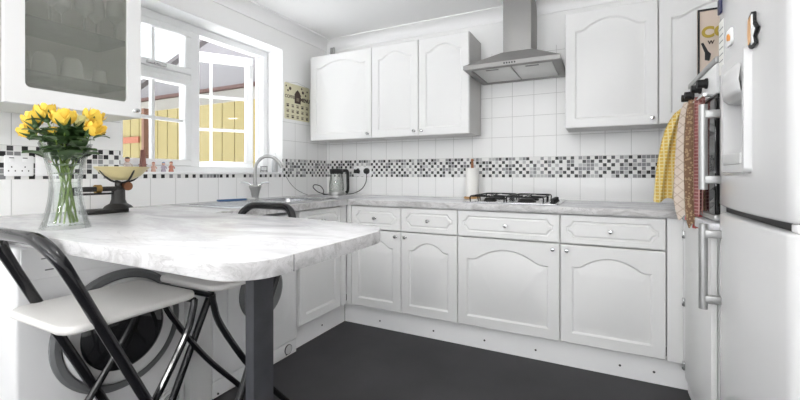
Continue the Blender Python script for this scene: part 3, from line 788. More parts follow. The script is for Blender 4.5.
def petal_rose(m, rad, loc, tilt, label, stempts, leafm=LEAF):
    """a rose: layered cupped petals in one head, green sepals, a stem and leaves"""
    t = thing('rose', label, 'flower', loc, 0, 'yellow roses in the glass vase')
    hd_ = B(); M = Matrix.Rotation(tilt[1], 4, 'Z') @ Matrix.Rotation(tilt[0], 4, 'Y')
    layers = ((3, .38, 1.0, .25, 0), (4, .62, 1.02, .62, .4), (5, .84, .98, .82, .9), (5, 1.0, .86, 1.02, .2))
    for npet, rr, hh, opn, ph in layers:
        for k in range(npet):
            a0 = ph+2*PI*k/npet; span = 2*PI/npet*1.28
            def f(u, v, a0=a0, span=span, rr=rr, hh=hh, opn=opn):
                a = a0+(u-.5)*span*(0.55+.45*math.sin(PI*min(1, v*.9+.1)))
                edge = 1-abs(2*u-1)**3*.35
                z = -.75*rad+hh*rad*1.75*v*edge
                r = rad*rr*(math.sin(min(1, v*1.35)*PI/2)**.7)*(.95+.22*(opn-.5)*v*v)+.10*rad*opn*max(0, v-.75)*4*opn*.5
                return M @ Vector((r*math.cos(a), r*math.sin(a), z))
            hd_.grid(f, 6, 6)
    hd_.build('flower_head', m, t, recalc=False, angle=80)
    sp_ = B()
    for k in range(5):
        a = 2*PI*k/5
        def f(u, v, a=a):
            wv = .30*rad*(1-v)**.8*(u-.5)*2
            r = rad*(.25+.82*v); z = -.78*rad+1.05*rad*v**1.4
            return M @ Vector((r*math.cos(a)-wv*math.sin(a), r*math.sin(a)+wv*math.cos(a), z))
        sp_.grid(f, 2, 5)
    sp_.ball(M @ Vector((0, 0, -.8*rad)), rad*.32)
    sp_.build('sepals', LEAF, t, recalc=False, angle=80)
    L0 = Vector(loc)
    P = [M @ Vector((0, 0, -.8*rad))]+[Vector(p)-L0 for p in stempts]
    B().tube(bez(P, 24), .0028, 8).build('stem', STEM, t)
    return t
def leaf(b, base, tip, w, bend=.15, up=(0, 0, 1)):
    base, tip = Vector(base), Vector(tip); d = tip-base; L_ = d.length; dn = d.normalized()
    side = dn.cross(Vector(up)); side = side.normalized() if side.length > 1e-4 else Vector((1, 0, 0)); nn = side.cross(dn)
    def f(u, v):
        ww = w*math.sin(PI*min(.999, v**.8))**.8*(u-.5)*2
        return base+d*v+side*ww+nn*(bend*L_*math.sin(PI*v)+abs(u-.5)*w*.5)
    b.grid(f, 4, 8)
roses = [((.540, -2.352, 1.243), .023, (.9, 3.5), ROSE, 'yellow rose drooping lowest on the socket side'),
         ((.590, -2.358, 1.278), .024, (.55, 3.3), ROSE, 'yellow rose above the lowest bloom on the socket side'),
         ((.660, -2.352, 1.300), .026, (.1, 3.6), ROSE, 'tallest upright yellow rose bud of the bouquet'),
         ((.768, -2.350, 1.274), .028, (.25, 5.2), ROSE, 'broad open yellow rose in middle of the bouquet'),
         ((.722, -2.285, 1.272), .022, (.3, 1.2), ROSEP, 'pale cream rose tucked behind the broad yellow one'),
         ((.730, -2.250, 1.292), .027, (.35, .9), ROSE, 'yellow rose topmost on the scale side of the bouquet'),
         ((.797, -2.282, 1.247), .026, (.8, .4), ROSE, 'yellow rose lower down on the scale side of the bouquet'),
         ((.745, -2.368, 1.236), .010, (.4, 5), ROSE, 'tiny yellow bud low at the front of the bouquet'),
         ((.600, -2.275, 1.300), .020, (.4, 2.6), ROSE, 'small yellow bud half hidden behind the tallest rose')]
for i, (loc, rad, tilt, m, lab) in enumerate(roses):
    rad *= 1.14; loc = (loc[0], loc[1], loc[2]-.010)
    a = i*2.399; bx, by = VC.x+.030*math.cos(a), VC.y+.030*math.sin(a)
    mx_, my_ = VC.x-.018*math.cos(a*1.3+.5)*.8, VC.y-.018*math.sin(a*1.3+.5)*.8
    tx, ty = VC.x+(loc[0]-VC.x)*.42, VC.y+(loc[1]-VC.y)*.42
    t = petal_rose(m, rad, loc, tilt, lab, [(tx, ty, 1.185), (mx_, my_, 1.06), (bx, by, .928)])
    lf = B(); L0 = Vector(loc)
    nl = 6 if rad > .015 else 3
    for k in range(nl):
        aa = i*1.1+k*1.9; q = Vector((tx, ty, 1.215-.017*k))-L0
        out = Vector((math.cos(aa), math.sin(aa), .35)).normalized()
        leaf(lf, q, q+out*(.066+.014*(k % 2)), .024+.006*(k % 3))
    leaf(lf, Vector((0, 0, -rad*1.1)), Vector((math.cos(i*2.2)*.05, math.sin(i*2.2)*.05, -.030)), .014)
    lf.build('leaves', LEAF, t, recalc=False, angle=80)
for i in range(4):
    a = i*1.7+.4
    lab = ['grey-green eucalyptus sprig leaning over the vase rim towards camera', 'grey-green eucalyptus sprig beneath the broad yellow rose', 'grey-green eucalyptus sprig at the scale side of vase',
           'grey-green eucalyptus sprig deep inside the bouquet'][i]
    t = thing('eucalyptus_sprig', lab, 'greenery', VC+Vector((0, 0, .02)), 0, 'eucalyptus sprigs among the roses')
    dirv = [(-.03, -.055), (.045, -.045), (.06, .03), (-.035, .05)][i]
    pth = bez([(-dirv[0]*.5, -dirv[1]*.5, .0), (0, 0, .12), (dirv[0]*.6, dirv[1]*.6, .21), (dirv[0]*1.2, dirv[1]*1.2, .29)], 20)
    B().tube(pth, .002, 6).build('stem', STEM, t)
    lv_ = B()
    for k in range(8, 20, 2):
        p = pth[k]
        for sg in (0, 1):
            aa = k*1.3+sg*PI; o_ = Vector((math.cos(aa), math.sin(aa), .25))
            leaf(lv_, p, p+o_*(.026 if k < 14 else .034), .013)
    lv_.build('leaves', LEAFE, t, recalc=False, angle=80)

# ------------------------------------------------------------------ folding bar chairs
def chair(loc, rz, label, group, up=0.):
    """local: sitter faces +y; back loop at y<0; origin on the floor under the seat middle"""
    t = thing('folding_chair', label, 'chair', loc, rz, group)
    hw = .182
    def back_y(z): return -.262+(z-.95)*-.46
    b0 = lambda x, z: (x, back_y(z), z)
    # inverted U: floor front -> top loop -> floor front
    pts = [b0(-hw, .012), b0(-hw, .45), b0(-hw, .78+up)]
    n = 8
    for k in range(1, n+1):
        a = PI-PI/2*k/n; pts.append(b0(-hw+.095+.095*math.cos(a), .820+up+.095*math.sin(a)))
    q = [(-x, y, z) for x, y, z in reversed(pts)]
    B().tube(pts[:3]+pts[3:]+q, [.0155 if p[2] < .80 else .0155+.003*min(1, (p[2]-.80)/.1) for p in pts+q], 14).build('back_frame', BLACKP, t)
    # second U, the shorter pair, running from under the seat front back to the floor
    hi = hw-.024
    for sg in (-1, 1):
        P = bez([(sg*(hi), .185, .640), (sg*hi, .178, .60), (sg*hi, .14, .50), (sg*hi, -.02, .26), (sg*hi, -.235, .012)], 24)
        l = B().tube(P, .0125, 10).build('leg', BLACKP, t)
        B().lathe([(.016, 0), (.016, .02), (.013, .024)], (sg*hi, -.235, 0), 12).build('foot_cap', BLACKM, l)
    B().cyl((-hw, back_y(.12), .12), (hw, back_y(.12), .12), .009, 12).build('foot_rail', BLACKP, t)
    B().cyl((-hi, .185, .636), (hi, .185, .636), .010, 12).build('seat_pivot', BLACKP, t)
    B().prism(rrect(-.185, -.215, .185, .190, .05, 6), .648, .672, 'z', .009).build('seat', SEATM, t, angle=50)
    return t
gC = 'folding bar chairs at the breakfast bar'
chair((.822, -2.235, 0), 0, 'folding chair with white seat and black frame, pushed under bar near the dryer', gC)
chair((.832, -1.800, 0), PI, 'folding chair with white seat on far side of bar, back loop showing over top', gC, .020)

# ------------------------------------------------------------------ laundry machines (local: front faces -y)
def disc_ring(b, cx, cz, prof, seg=40):
    """lathe around the -y axis: prof of (radius, forward)"""
    b.lathe([(r, f) for r, f in prof], mtx=Matrix.Translation((cx, 0, cz)) @ Matrix.Rotation(PI/2, 4, 'X'), seg=seg)
    return b
dy = thing('tumble_dryer', 'white tumble dryer with large grey-ringed porthole under the breakfast bar', 'dryer', (.588, -2.405, 0), PI/2)
wD = .59; DC = wD/2+.025
B().box((0, 0, .012), (wD, .575, .85), .012, 3).build('body', APPL, dy)
pr_ = disc_ring(B(), DC, .478, [(.234, .0), (.234, .010), (.224, .020), (.206, .020), (.200, .012)], 56).build('porthole_surround', GREYR, dy)
disc_ring(B(), DC, .478, [(.199, .004), (.199, .022), (.190, .034), (.172, .036), (.150, .024)], 56).build('chrome_ring', PLASTG, dy)
disc_ring(B(), DC, .478, [(.155, .010), (.151, .028), (.135, .038), (.09, .046), (0, .050)], 48).build('door_glass', DKGLASS, dy)
pn = B().box((.012, -.006, .735), (wD-.012, .004, .842), .004).build('control_panel', APPL, dy)
disc_ring(B(), .36, .79, [(.030, .006), (.030, .020), (.024, .026), (0, .026)], 28).build('programme_dial', PLASTG, dy)
for k, (xx, zz) in enumerate(((.065, .80), (.075, .76), (.115, .765))):
    B().box((xx, -.0075, zz), (xx+.024, -.0058, zz+.004)).build('panel_print', GREYR, dy)
B().box((.02, -.003, .14), (wD-.02, .002, .146)).build('panel_seam', PLASTG, dy)
vg = disc_ring(B(), wD-.075, .095, [(.045, .0), (.045, .006), (.042, .008), (0, .008)], 28).build('vent', PLASTG, dy)
for k in range(5):
    B().tube([(wD-.075+(.008+.0075*k)*math.cos(a), -.0085, .085+(.008+.0075*k)*math.sin(a)) for a in [j*PI/10 for j in range(11)]], .0016, 6).build('vent_slot', GREYR, vg)
for zz in (.22, .27): B().box((-.003, .05, zz), (.001, .5, zz+.004)).build('side_seam', PLASTG, dy)

wm = thing('washing_machine', 'white washing machine behind the dark bar post, filter cover at the bottom', 'washing machine', (.622, -1.697, 0), PI/2)
B().box((0, 0, .085), (wD, .575, .85), .008, 3).build('body', APPL, wm)
kp = B().box((.002, .004, .004), (wD-.002, .57, .083), .003).build('kick_panel', APPL, wm)
disc_ring(B(), wD-.075, .045, [(.026, -.004), (.026, .002), (.022, .003), (0, .003)], 24).build('filter_cover', PLASTG, kp)
disc_ring(B(), wD-.075, .045, [(.029, -.004), (.029, .0015), (.0265, .0015), (.0265, -.003)], 24).build('filter_rim', DOT, kp)
for xx in (.03, .2, .35, .5): disc_ring(B(), xx, .02, [(.005, -.004), (.005, .0005), (0, .001)], 12).build('screw_cap', DOT, kp)
B().prism(rrect(wD/2-.215, .22, wD/2+.215, .69, .07, 6), -.010, .002, 'y', .004).build('door', APPL, wm, angle=50)
disc_ring(B(), wD/2, .455, [(.15, .009), (.15, .020), (.135, .026), (.122, .022)], 48).build('door_ring', GREYR, wm)
disc_ring(B(), wD/2, .455, [(.125, .012), (.115, .020), (.09, .012), (0, .008)], 40).build('door_glass', DKGLASS, wm)
B().box((.012, -.005, .735), (wD-.012, .004, .842), .004).build('control_panel', APPL, wm)
tag(B().box((.02, -1.812, .002), (.62, -1.70, .868), .002).build('support_panel', CARC), 'white upright panel between the dryer and the washing machine', 'panel')

# ------------------------------------------------------------------ fridge freezer
FY0, FY1 = -1.815, -1.195
fg = thing('fridge_freezer', 'tall white fridge freezer with water dispenser and two bar handles', 'fridge', (2.66, (FY0+FY1)/2, 0))
hy = (FY1-FY0)/2
B().box((.075, -hy+.004, .02), (.63, hy-.004, 1.80), .006).build('body', FRIDGEM, fg)
B().box((.09, -hy+.02, 0), (.60, hy-.02, .02)).build('foot_base', BLACKM, fg)
def fx(y):   # front of the bowed door at local y
    t = y/hy
    base = -.016*(1-t*t)
    e = hy-abs(y)
    if e < .03: base += .03*(1-math.sqrt(max(0, 1-((.03-e)/.03)**2)))
    return base
def door_shell(z0, z1, hole=None):
    b = B(); ys = sorted(set([-hy+.03*(1-math.cos(PI/2*k/6)) for k in range(7)]+[hy-.03*(1-math.cos(PI/2*k/6)) for k in range(7)]+[-hy+.03+(2*hy-.06)*k/16 for k in range(17)]+(list(hole[:2]) if hole else [])))
    ys = [y for i, y in enumerate(ys) if i == 0 or y-ys[i-1] > 1e-4]
    zs = [z0, z0+.003, z0+.008]+([hole[2], hole[3]] if hole else [])+[z1-.008, z1-.003, z1]
    def off(z): e = min(z-z0, z1-z); return .008 if e < .001 else (.003 if e < .005 else 0)
    V = [[b.bm.verts.new((fx(y)+off(z), y, z)) for z in zs] for y in ys]
    for i in range(len(ys)-1):
        for j in range(len(zs)-1):
            if hole and hole[0]-1e-5 <= ys[i] and ys[i+1] <= hole[1]+1e-5 and hole[2]-1e-5 <= zs[j] and zs[j+1] <= hole[3]+1e-5: continue
            b.bm.faces.new((V[i][j], V[i+1][j], V[i+1][j+1], V[i][j+1]))
    # back and edges
    bx = .068
    Bk = [[b.bm.verts.new((bx, y, z)) for z in (z0, z1)] for y in ys]
    for i in range(len(ys)-1):
        b.bm.faces.new((V[i][0], Bk[i][0], Bk[i+1][0], V[i+1][0])); b.bm.faces.new((V[i][-1], V[i+1][-1], Bk[i+1][1], Bk[i][1]))
        b.bm.faces.new((Bk[i][0], Bk[i][1], Bk[i+1][1], Bk[i+1][0]))
    for i in (0, len(ys)-1):
        b.bm.faces.new(V[i]+[Bk[i][1], Bk[i][0]])
    return b
cy = (FY0+FY1)/2
HL = (-1.595-cy, -1.385-cy, 1.105, 1.425)
ud = door_shell(.978, 1.80, HL).build('fridge_door', FRIDGEM, fg, angle=40)
ld = door_shell(.03, .955).build('freezer_door', FRIDGEM, fg, angle=40)
B().box((.02, -hy+.01, .956), (.07, hy-.01, .977)).build('door_gap_seal', BLACKM, fg)
B().box((.010, -hy+.004, .957), (.05, -hy+.04, .976), .003).build('hinge_cap', TRIMM, fg)
# dispenser: frame, recess, spout, tray
y0, y1, z0, z1 = HL
x0 = -.016
dsp = B()
oy = rrect(y0-.012, z0-.012, y1+.008, z1+.012, .014, 5); iy = rrect(y0+.014, z0+.012, y1-.012, z1-.075, .01, 5)
La = [[dsp.bm.verts.new((x, p[0], p[1])) for p in P] for P, x in ((oy, x0+.006), (oy, x0-.010), ([(p[0]*.985+.0, z0+(p[1]-z0)*.99+.002) for p in oy], x0-.016), (iy, x0-.014), (iy, x0+.050))]
for a, c_ in zip(La, La[1:]):
    for i in range(len(a)): dsp.bm.faces.new((a[i], a[(i+1) % len(a)], c_[(i+1) % len(a)], c_[i]))
dsp.bm.faces.new(La[-1])
do = dsp.build('water_dispenser', FRIDGEM, fg, angle=40)
def spf(u, v):
    y = y1-.014-(y1-y0-.032)*u
    prf = [(-.014, z1-.012), (-.026, z1-.03), (-.033, z1-.07), (-.026, z1-.105), (-.005, z1-.118), (.035, z1-.118)]
    i = min(4, int(v*5)); f = v*5-i
    a, c_ = prf[i], prf[i+1]; k = 1-.35*abs(2*u-1)**3
    return (x0+.014+ (a[0]+(c_[0]-a[0])*f)*k - .012, y, a[1]+(c_[1]-a[1])*f)
B().grid(spf, 16, 20).build('spout_cover', FRIDGEM, do, angle=60)
B().box((x0-.018, y0+.018, z0+.012), (x0+.05, y1-.016, z0+.045), .005).build('drip_tray', PLASTG, do)
def bar_handle(z0, z1, dn):
    yh = hy-.058
    xf = fx(yh)
    b = B().tube([(xf-.050, yh, z0), (xf-.050, yh, z1)], .0135, 14, flat=.8)
    h = b.build('handle', STEEL, dn)
    for z in (z0+.035, z1-.035): B().box((xf-.046, yh-.012, z-.014), (xf+.004, yh+.012, z+.014), .004).build('handle_mount', STEEL, h)
bar_handle(1.035, 1.335, ud); bar_handle(.615, .915, ld)
# magnets and papers on the door
def magnet(name, label, pts, y, z, m, th=.006, cat='magnet'):
    t = thing(name, label, cat, (2.66+fx(y-cy)-.001, y, z), 0, 'magnets and notes on the fridge door')
    B().prism(pts, -th, 0, 'x', .0012).build('plate', m, t)
    return t
m1 = magnet('fridge_magnet', 'small white rounded magnet with orange picture, higher than dispenser', rrect(-.030, -.026, .030, .026, .012, 4), -1.415, 1.515, TRIMM)
B().ball((-.0065, .004, .002), .014, (.2, 1, .8)).ball((-.0065, -.010, -.004), .009, (.25, 1, 1)).build('orange_picture', mat('orange_paint', (226, 150, 60), .5, noise=.2), m1)
m2 = magnet('fridge_magnet', 'tall irregular magnet with orange, white and black picture', [(-.030, -.042), (.010, -.046), (.022, -.040), (.030, .0), (.026, .040), (.0, .050), (-.012, .046), (-.016, .02), (-.042, -.004), (-.018, -.022)], -1.625, 1.470, BLACKM, .007)
B().prism([(-.022, -.038), (-.006, -.04), (-.004, .04), (-.012, .040), (-.014, .012), (-.032, -.004), (-.016, -.02)], -.009, -.0065, 'x').build('white_picture', TRIMM, m2)
B().prism([(-.003, -.030), (.018, -.034), (.024, .0), (.020, .034), (-.002, .04)], -.009, -.0065, 'x').build('orange_picture', mat('pale_orange_paint', (222, 176, 128), .5, noise=.25, scale=40), m2)
nt_ = magnet('paper_note', 'white paper note stuck on fridge door edge beside the dispenser', rrect(-.032, -.10, .032, .085, .003, 2), -1.275, 1.53, PAPER, .0015, 'note')
for k in range(6): B().box((-.0022, -.024, .055-k*.022), (-.0016, .022, .058-k*.022)).build('print_line', GREYR, nt_)
magnet('fridge_magnet', 'dark blue magnet high on the fridge door edge', rrect(-.02, -.026, .02, .026, .006, 3), -1.262, 1.668, mat('navy_magnet', (44, 46, 84), .4, noise=.2))

# ------------------------------------------------------------------ oven on the end worktop, hanging towels, sign
OY0, OY1 = -1.172, -.655
ov = thing('tabletop_oven', 'boxy white oven with black knobs standing beside the fridge', 'oven', (2.66, OY0, .9105))
wO = OY1-OY0; hO = .61
B().box((.012, 0, 0.008), (.62, wO, hO), .004).build('body', PLASTG, ov)
B().box((-.004, .002, hO-.022), (.012, wO-.002, hO), .003).build('top_trim', STEEL, ov)
B().box((-.002, .002, hO-.135), (.012, wO-.002, hO-.026), .003).build('control_panel', APPL, ov)
B().box((.004, .002, hO-.15), (.012, wO-.002, hO-.137)).build('gap_strip', BLACKM, ov)
od = B().box((-.006, .004, .03), (.012, wO-.004, hO-.152), .003).build('oven_door', BLKGLASS, ov)
B().box((-.008, .0, .008), (.012, wO, .028), .003).build('base_trim', STEEL, ov)
for yy in (-1.035, -.925, -.775, -.70):
    B().lathe([(.021, 0), (.021, .006), (.017, .010), (.0165, .034), (0, .036)], mtx=Matrix.Translation((-.002, yy-OY0, hO-.072)) @ Matrix.Rotation(-PI/2, 4, 'Y'), seg=20).build('knob', BLACKM, ov)
hr = B().tube([(-.030, .03, .478), (-.030, wO-.03, .478)], .007, 12).build('door_rail', CHROME, od)
for yy in (.04, wO-.04): B().cyl((-.030, yy, .478), (-.004, yy, .472), .006, 10).build('rail_bracket', CHROME, hr)
RXo, RZo = 2.66-.030, .9105+.478

def drape(name, label, y, top, prof, folds, amp, thick, m, edge=None, cat='towel', ph=0.):
    """cloth gathered over the rail; prof lists (z, x_out, x_in, y_shift) going down; folds ripple along its width"""
    t = thing(name, label, cat, (RXo, y, top), 0, 'cloths hanging on the oven rail')
    P = bez([(a[1], a[2], a[0]) for a in prof], 30); Q = bez([(a[3], 0, a[0]) for a in prof], 30)
    n1, n2 = 26, len(P)-1
    def f(u, v, off):
        j = v*n2; i0 = min(n2-1, int(j)); fr_ = j-i0
        p = P[i0].lerp(P[i0+1], fr_); q = Q[i0].lerp(Q[i0+1], fr_)
        x = p.x+(p.y-p.x)*u; z = p.z
        k = min(1, .25+v*1.4)
        yy = q.x+amp*k*math.sin(u*folds*2*PI+ph+v*.8)+off
        z -= .012*math.sin(u*PI*2+ph)*v
        return Vector((x-RXo, yy, z-top))
    b = B()
    V = [[[b.bm.verts.new(f(i/n1, j/n2, o)) for j in range(n2+1)] for i in range(n1+1)] for o in (-thick/2, thick/2)]
    for i in range(n1):
        for j in range(n2):
            b.bm.faces.new((V[0][i][j], V[0][i+1][j], V[0][i+1][j+1], V[0][i][j+1])); b.bm.faces.new((V[1][i][j], V[1][i][j+1], V[1][i+1][j+1], V[1][i+1][j]))
        for j in (0, n2): b.bm.faces.new((V[0][i][j], V[0][i+1][j], V[1][i+1][j], V[1][i][j]))
    for j in range(n2):
        for i in (0, n1): b.bm.faces.new((V[0][i][j], V[0][i][j+1], V[1][i][j+1], V[1][i][j]))
    b.build('cloth', m, t, angle=70)
    if edge:
        B().tube([f(1, j/n2, 0) for j in range(n2+1)], thick*.62, 8).build('binding', edge, t)
    return t
def fabric(name, c1, c2, scale, kind='checker', rough=.9, ax=('X', 'Z')):
    m, nt, b = nodes_of(name); N = nt.nodes; L = nt.links
    tc = N.new('ShaderNodeTexCoord')
    mp = N.new('ShaderNodeMapping'); mp.inputs['Rotation'].default_value = (0, PI/4 if kind == 'quilt' else 0, 0)
    L.new(tc.outputs['Object'], mp.inputs[0])
    if kind in ('checker', 'quilt'):
        sp_ = N.new('ShaderNodeSeparateXYZ'); L.new(mp.outputs[0], sp_.inputs[0])
        ms = []
        for axn in ax:
            a = N.new('ShaderNodeMath'); a.operation = 'MULTIPLY'; a.inputs[1].default_value = scale; L.new(sp_.outputs[axn], a.inputs[0])
            f = N.new('ShaderNodeMath'); f.operation = 'FRACT'; L.new(a.outputs[0], f.inputs[0])
            l = N.new('ShaderNodeMath'); l.operation = 'LESS_THAN'; l.inputs[1].default_value = .3 if kind == 'checker' else .14; L.new(f.outputs[0], l.inputs[0]); ms.append(l.outputs[0])
        mxm = N.new('ShaderNodeMath'); mxm.operation = 'MAXIMUM'; L.new(ms[0], mxm.inputs[0]); L.new(ms[1], mxm.inputs[1]); fac = mxm.outputs[0]
    else:
        n = N.new('ShaderNodeTexVoronoi'); n.inputs['Scale'].default_value = scale; L.new(mp.outputs[0], n.inputs['Vector'])
        l = N.new('ShaderNodeMath'); l.operation = 'LESS_THAN'; l.inputs[1].default_value = .42; L.new(n.outputs['Distance'], l.inputs[0]); fac = l.outputs[0]
    mx = N.new('ShaderNodeMix'); mx.data_type = 'RGBA'; L.new(fac, mx.inputs['Factor'])
    mx.inputs['A'].default_value = lin(c1)+(1,); mx.inputs['B'].default_value = lin(c2)+(1,)
    L.new(mx.outputs['Result'], b.inputs['Base Color']); b.inputs['Roughness'].default_value = rough
    bp = N.new('ShaderNodeBump'); bp.inputs['Strength'].default_value = .6; bp.inputs['Distance'].default_value = .004
    L.new(fac, bp.inputs['Height']); L.new(bp.outputs[0], b.inputs['Normal'])
    return m
F_YEL = fabric('yellow_check_cloth', (212, 178, 84), (226, 212, 160), 60, ax=('X', 'Z'))
F_WHT = fabric('white_quilted_cloth', (228, 214, 200), (204, 186, 168), 34, 'quilt', ax=('X', 'Z'))
F_BRN = fabric('brown_print_cloth', (128, 98, 76), (176, 150, 118), 95, 'dots')
F_RED = fabric('red_stripe_cloth', (142, 84, 82), (186, 146, 138), 70)
F_PINK = mat('pink_binding', (198, 92, 96), .85, noise=.1, scale=40, bump=.3)
drape('tea_towel', 'yellow check tea towel flaring out over the worktop end', -.735, 1.40,
      [(1.40, 2.620, 2.655, 0), (1.365, 2.583, 2.652, 0), (1.28, 2.548, 2.642, 0), (1.15, 2.525, 2.624, .005), (1.05, 2.515, 2.610, .01), (.965, 2.510, 2.602, .012)], 2.0, .016, .005, F_YEL, ph=.6)
drape('oven_glove', 'white quilted oven glove with pink binding, beside the yellow towel', -.825, 1.41,
      [(1.41, 2.615, 2.655, 0), (1.36, 2.600, 2.655, 0), (1.25, 2.588, 2.650, 0), (1.10, 2.580, 2.644, 0), (.98, 2.578, 2.640, 0), (.895, 2.594, 2.630, .005)], .6, .008, .022, F_WHT, F_PINK, 'oven glove', ph=1.)
drape('oven_glove', 'brown patterned quilted oven glove between white glove and fridge handle', -.915, 1.405,
      [(1.405, 2.618, 2.655, 0), (1.34, 2.608, 2.656, 0), (1.2, 2.602, 2.655, 0), (1.03, 2.604, 2.654, 0), (.92, 2.608, 2.650, 0), (.87, 2.618, 2.644, 0)], .6, .007, .024, F_BRN, F_PINK, 'oven glove', ph=2.)
drape('tea_towel', 'red striped tea towel hanging behind the upper fridge handle', -1.02, 1.40,
      [(1.40, 2.620, 2.654, 0), (1.34, 2.618, 2.654, 0), (1.2, 2.618, 2.652, 0), (1.06, 2.618, 2.650, 0), (.93, 2.620, 2.648, 0)], 1.2, .012, .005, F_RED, ph=.3)

sg = thing('framed_sign', 'black-framed beige coffee sign standing on top of the oven', 'sign', (2.858, -.80, 1.5215))
B().box((-.19, 0, 0), (.19, .016, .30), .002).build('backing', mat('sign_beige', (206, 190, 176), .6, noise=.04), sg)
b = B()
for a, c_ in (((-.19, -.006, 0), (-.183, .0, .30)), ((.183, -.006, 0), (.19, .0, .30)), ((-.183, -.006, 0), (.183, .0, .007)), ((-.183, -.006, .293), (.183, .0, .30))): b.box(a, c_)
b.build('frame', BLACKM, sg)
GOLD = mat('gold_letter', (176, 152, 62), .4, .3)
textmesh('lettering', 'COFFEE', .064, GOLD, sg, (-.176, -.0022, .195), (PI/2, 0, 0), .001, 'LEFT', off=.003)
textmesh('lettering', 'W', .022, INK, sg, (-.142, -.0022, .150), (PI/2, 0, 0), .001, off=.0008)
B().prism([(-.178, .150), (-.170, .153), (-.152, .112), (-.142, .10), (-.148, .070), (-.164, .075), (-.164, .107)], -.003, 0, 'y').build('scoop_picture', BLACKM, sg)

# hinged panel below the end worktop (an integrated appliance door) and its hinges
ap = thing('appliance_door', 'white hinged appliance door under the end worktop beside the fridge', 'cabinet door', (2.640, -1.185, 0))
B().box((.0, .0, .12), (.020, .50, .862), .004).build('panel', WHITE, ap)
B().box((.022, .0, .10), (.58, .55, .868)).build('carcass', CARC, ap, smooth=False)
B().box((.004, .512, .13), (.020, .575, .862), .002).build('side_strip', TRIMM, ap)
for z in (.17, .475, .80):
    h = B().box((-.008, .500, z-.018), (.004, .530, z+.018), .003).build('hinge', CHROME, ap)
    B().cyl((-.010, .513, z-.012), (-.006, .513, z-.012), .006, 10).build('hinge_screw', DOT, h)
B().box((.03, .0, .001), (.045, .62, .10)).build('plinth', TRIMM, ap, smooth=False)

# ------------------------------------------------------------------ light
w = bpy.data.worlds.new('sky'); S.world = w; w.use_nodes = True
bg = w.node_tree.nodes['Background']; bg.inputs['Color'].default_value = (.93, .965, 1.0, 1); bg.inputs['Strength'].default_value = 1.4

sun = bpy.data.lights.new('sun', 'SUN'); sun.energy = 34; sun.angle = .02; sun.color = (1, 1, 1)
suno = bpy.data.objects.new('sun', sun); COL.objects.link(suno); suno.rotation_euler = (-math.radians(32), 0, 0); suno.location = (-3, 3, 6)
GLOBE_W, PANEL_W, UP_W = 34, 7, 11
def pendant(x, y, z, power, label):  # bowl lamp added above the view to lift ceiling and cabinets
    t = thing('added_pendant', label, 'light', (x, y, H-.001))
    B().lathe([(.05, -.03), (.05, 0), (0, 0)], seg=20).build('ceiling_rose', TRIMM, t)
    B().cyl((0, 0, -.03), (0, 0, z-H-.06), .006, 8).build('rod', TRIMM, t)
    B().lathe([(0, -.075), (.10, -.06), (.19, .0), (.185, .0), (.098, -.052), (0, -.067)], (0, 0, z-H), 32, cap=False).build('lamp_shade', TRIMM, t)
    al = bpy.data.lights.new('pendant_fill', 'AREA'); al.shape = 'DISK'; al.size = .3; al.energy = power; al.color = (1, .99, .98)
    lo = bpy.data.objects.new('pendant_fill', al); COL.objects.link(lo); lo.parent = t; lo.location = (0, 0, z-H-.02); lo.rotation_euler = (PI, 0, 0)
    a2 = al.copy(); a2.energy = power*.45; a2.size = .14
    l2 = bpy.data.objects.new('pendant_down_fill', a2); COL.objects.link(l2); l2.parent = t; l2.location = (0, 0, z-H-.08)
pendant(1.72, -2.06, 1.93, PANEL_W, 'added white bowl pendant lamp out of view, brightening the kitchen')
def globe(x, y, z, power, label):  # lamps added behind the camera as frontal fill light
    t = thing('added_globe', label, 'light', (x, y, H-.001), 0, 'added globe lamps behind the camera')
    B().lathe([(.05, -.03), (.05, 0), (0, 0)], seg=20).build('ceiling_rose', TRIMM, t)
    B().cyl((0, 0, -.03), (0, 0, z-H+.16), .006, 8).build('rod', TRIMM, t)
    g = B().ball((0, 0, z-H), .15, seg=24).build('globe', LAMPG, t)
    pl_ = bpy.data.lights.new('globe_fill', 'POINT'); pl_.energy = power; pl_.shadow_soft_size = .14; pl_.color = (1, .99, .98)
    lo = bpy.data.objects.new('globe_fill', pl_); COL.objects.link(lo); lo.parent = t; lo.location = (0, 0, z-H)
LAMPG = bpy.data.materials.new('added_globe_glow'); LAMPG.use_nodes = True  # glowing shell of the added globe lamps
nt = LAMPG.node_tree; nt.nodes.clear(); o_ = nt.nodes.new('ShaderNodeOutputMaterial'); tr = nt.nodes.new('ShaderNodeBsdfTransparent'); em = nt.nodes.new('ShaderNodeEmission')
em.inputs['Strength'].default_value = 1.0; ad = nt.nodes.new('ShaderNodeAddShader')
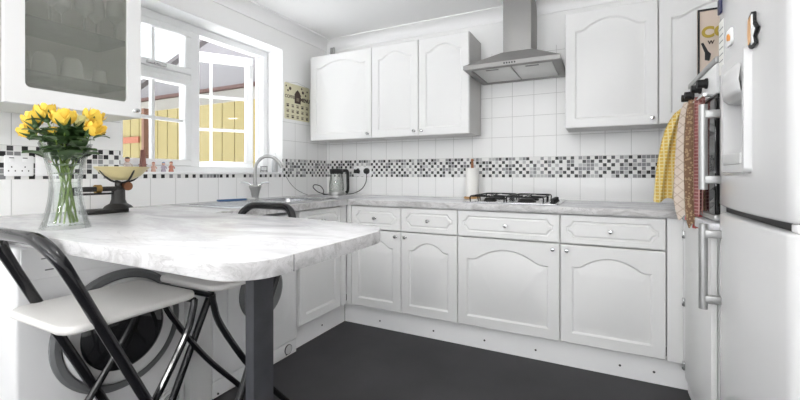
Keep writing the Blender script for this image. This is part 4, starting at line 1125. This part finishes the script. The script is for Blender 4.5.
nt.links.new(tr.outputs[0], ad.inputs[0]); nt.links.new(em.outputs[0], ad.inputs[1]); nt.links.new(ad.outputs[0], o_.inputs[0])
globe(1.0, -5.15, 1.95, GLOBE_W, 'added white globe lamp behind the camera, window side')
globe(2.3, -5.2, 1.95, GLOBE_W, 'added white globe lamp behind the camera, fridge side')

def uplighter(x, y, z, power, label):  # floor lamps added behind the camera to bounce light off the ceiling
    t = thing('added_uplighter', label, 'light', (x, y, 0), 0, 'added uplighter lamps behind the camera')
    B().lathe([(.14, 0), (.14, .02), (.02, .03), (0, .03)], seg=28).build('base', BLACKM, t)
    B().cyl((0, 0, .03), (0, 0, z-.09), .012, 12).build('pole', BLACKM, t)
    B().lathe([(.03, -.10), (.14, -.05), (.19, .02), (.185, .02), (.135, -.042), (0, -.075)], (0, 0, z), 32, cap=False).build('lamp_shade', TRIMM, t)
    al = bpy.data.lights.new('uplighter_fill', 'AREA'); al.shape = 'DISK'; al.size = .26; al.energy = power; al.color = (1, .99, .98)
    lo = bpy.data.objects.new('uplighter_fill', al); COL.objects.link(lo); lo.parent = t; lo.location = (0, 0, z-.035); lo.rotation_euler = (PI, 0, 0)
uplighter(0.9, -4.1, 1.55, UP_W, 'added standing uplighter lamp behind the camera, window side')
uplighter(2.9, -3.9, 1.55, UP_W, 'added standing uplighter lamp behind the camera, fridge side')

# ------------------------------------------------------------------ camera
cam = bpy.data.cameras.new('camera'); co = bpy.data.objects.new('camera', cam); COL.objects.link(co)
co.location = (2.2852, -2.9833, 1.0883); co.rotation_euler = (PI/2, 0, .471)
cam.sensor_width = 36; cam.lens = 395.86/800*36; cam.shift_y = (174.43-200)/800; cam.clip_start = .02
S.camera = co
S.view_settings.view_transform = 'Standard'; S.view_settings.look = 'None'; S.view_settings.gamma = 1
S.view_settings.use_curve_mapping = False
S.view_settings.exposure = 0.16
try:
    S.cycles.max_bounces = 14; S.cycles.diffuse_bounces = 7; S.cycles.transparent_max_bounces = 24; S.cycles.use_denoising = True
except Exception: pass
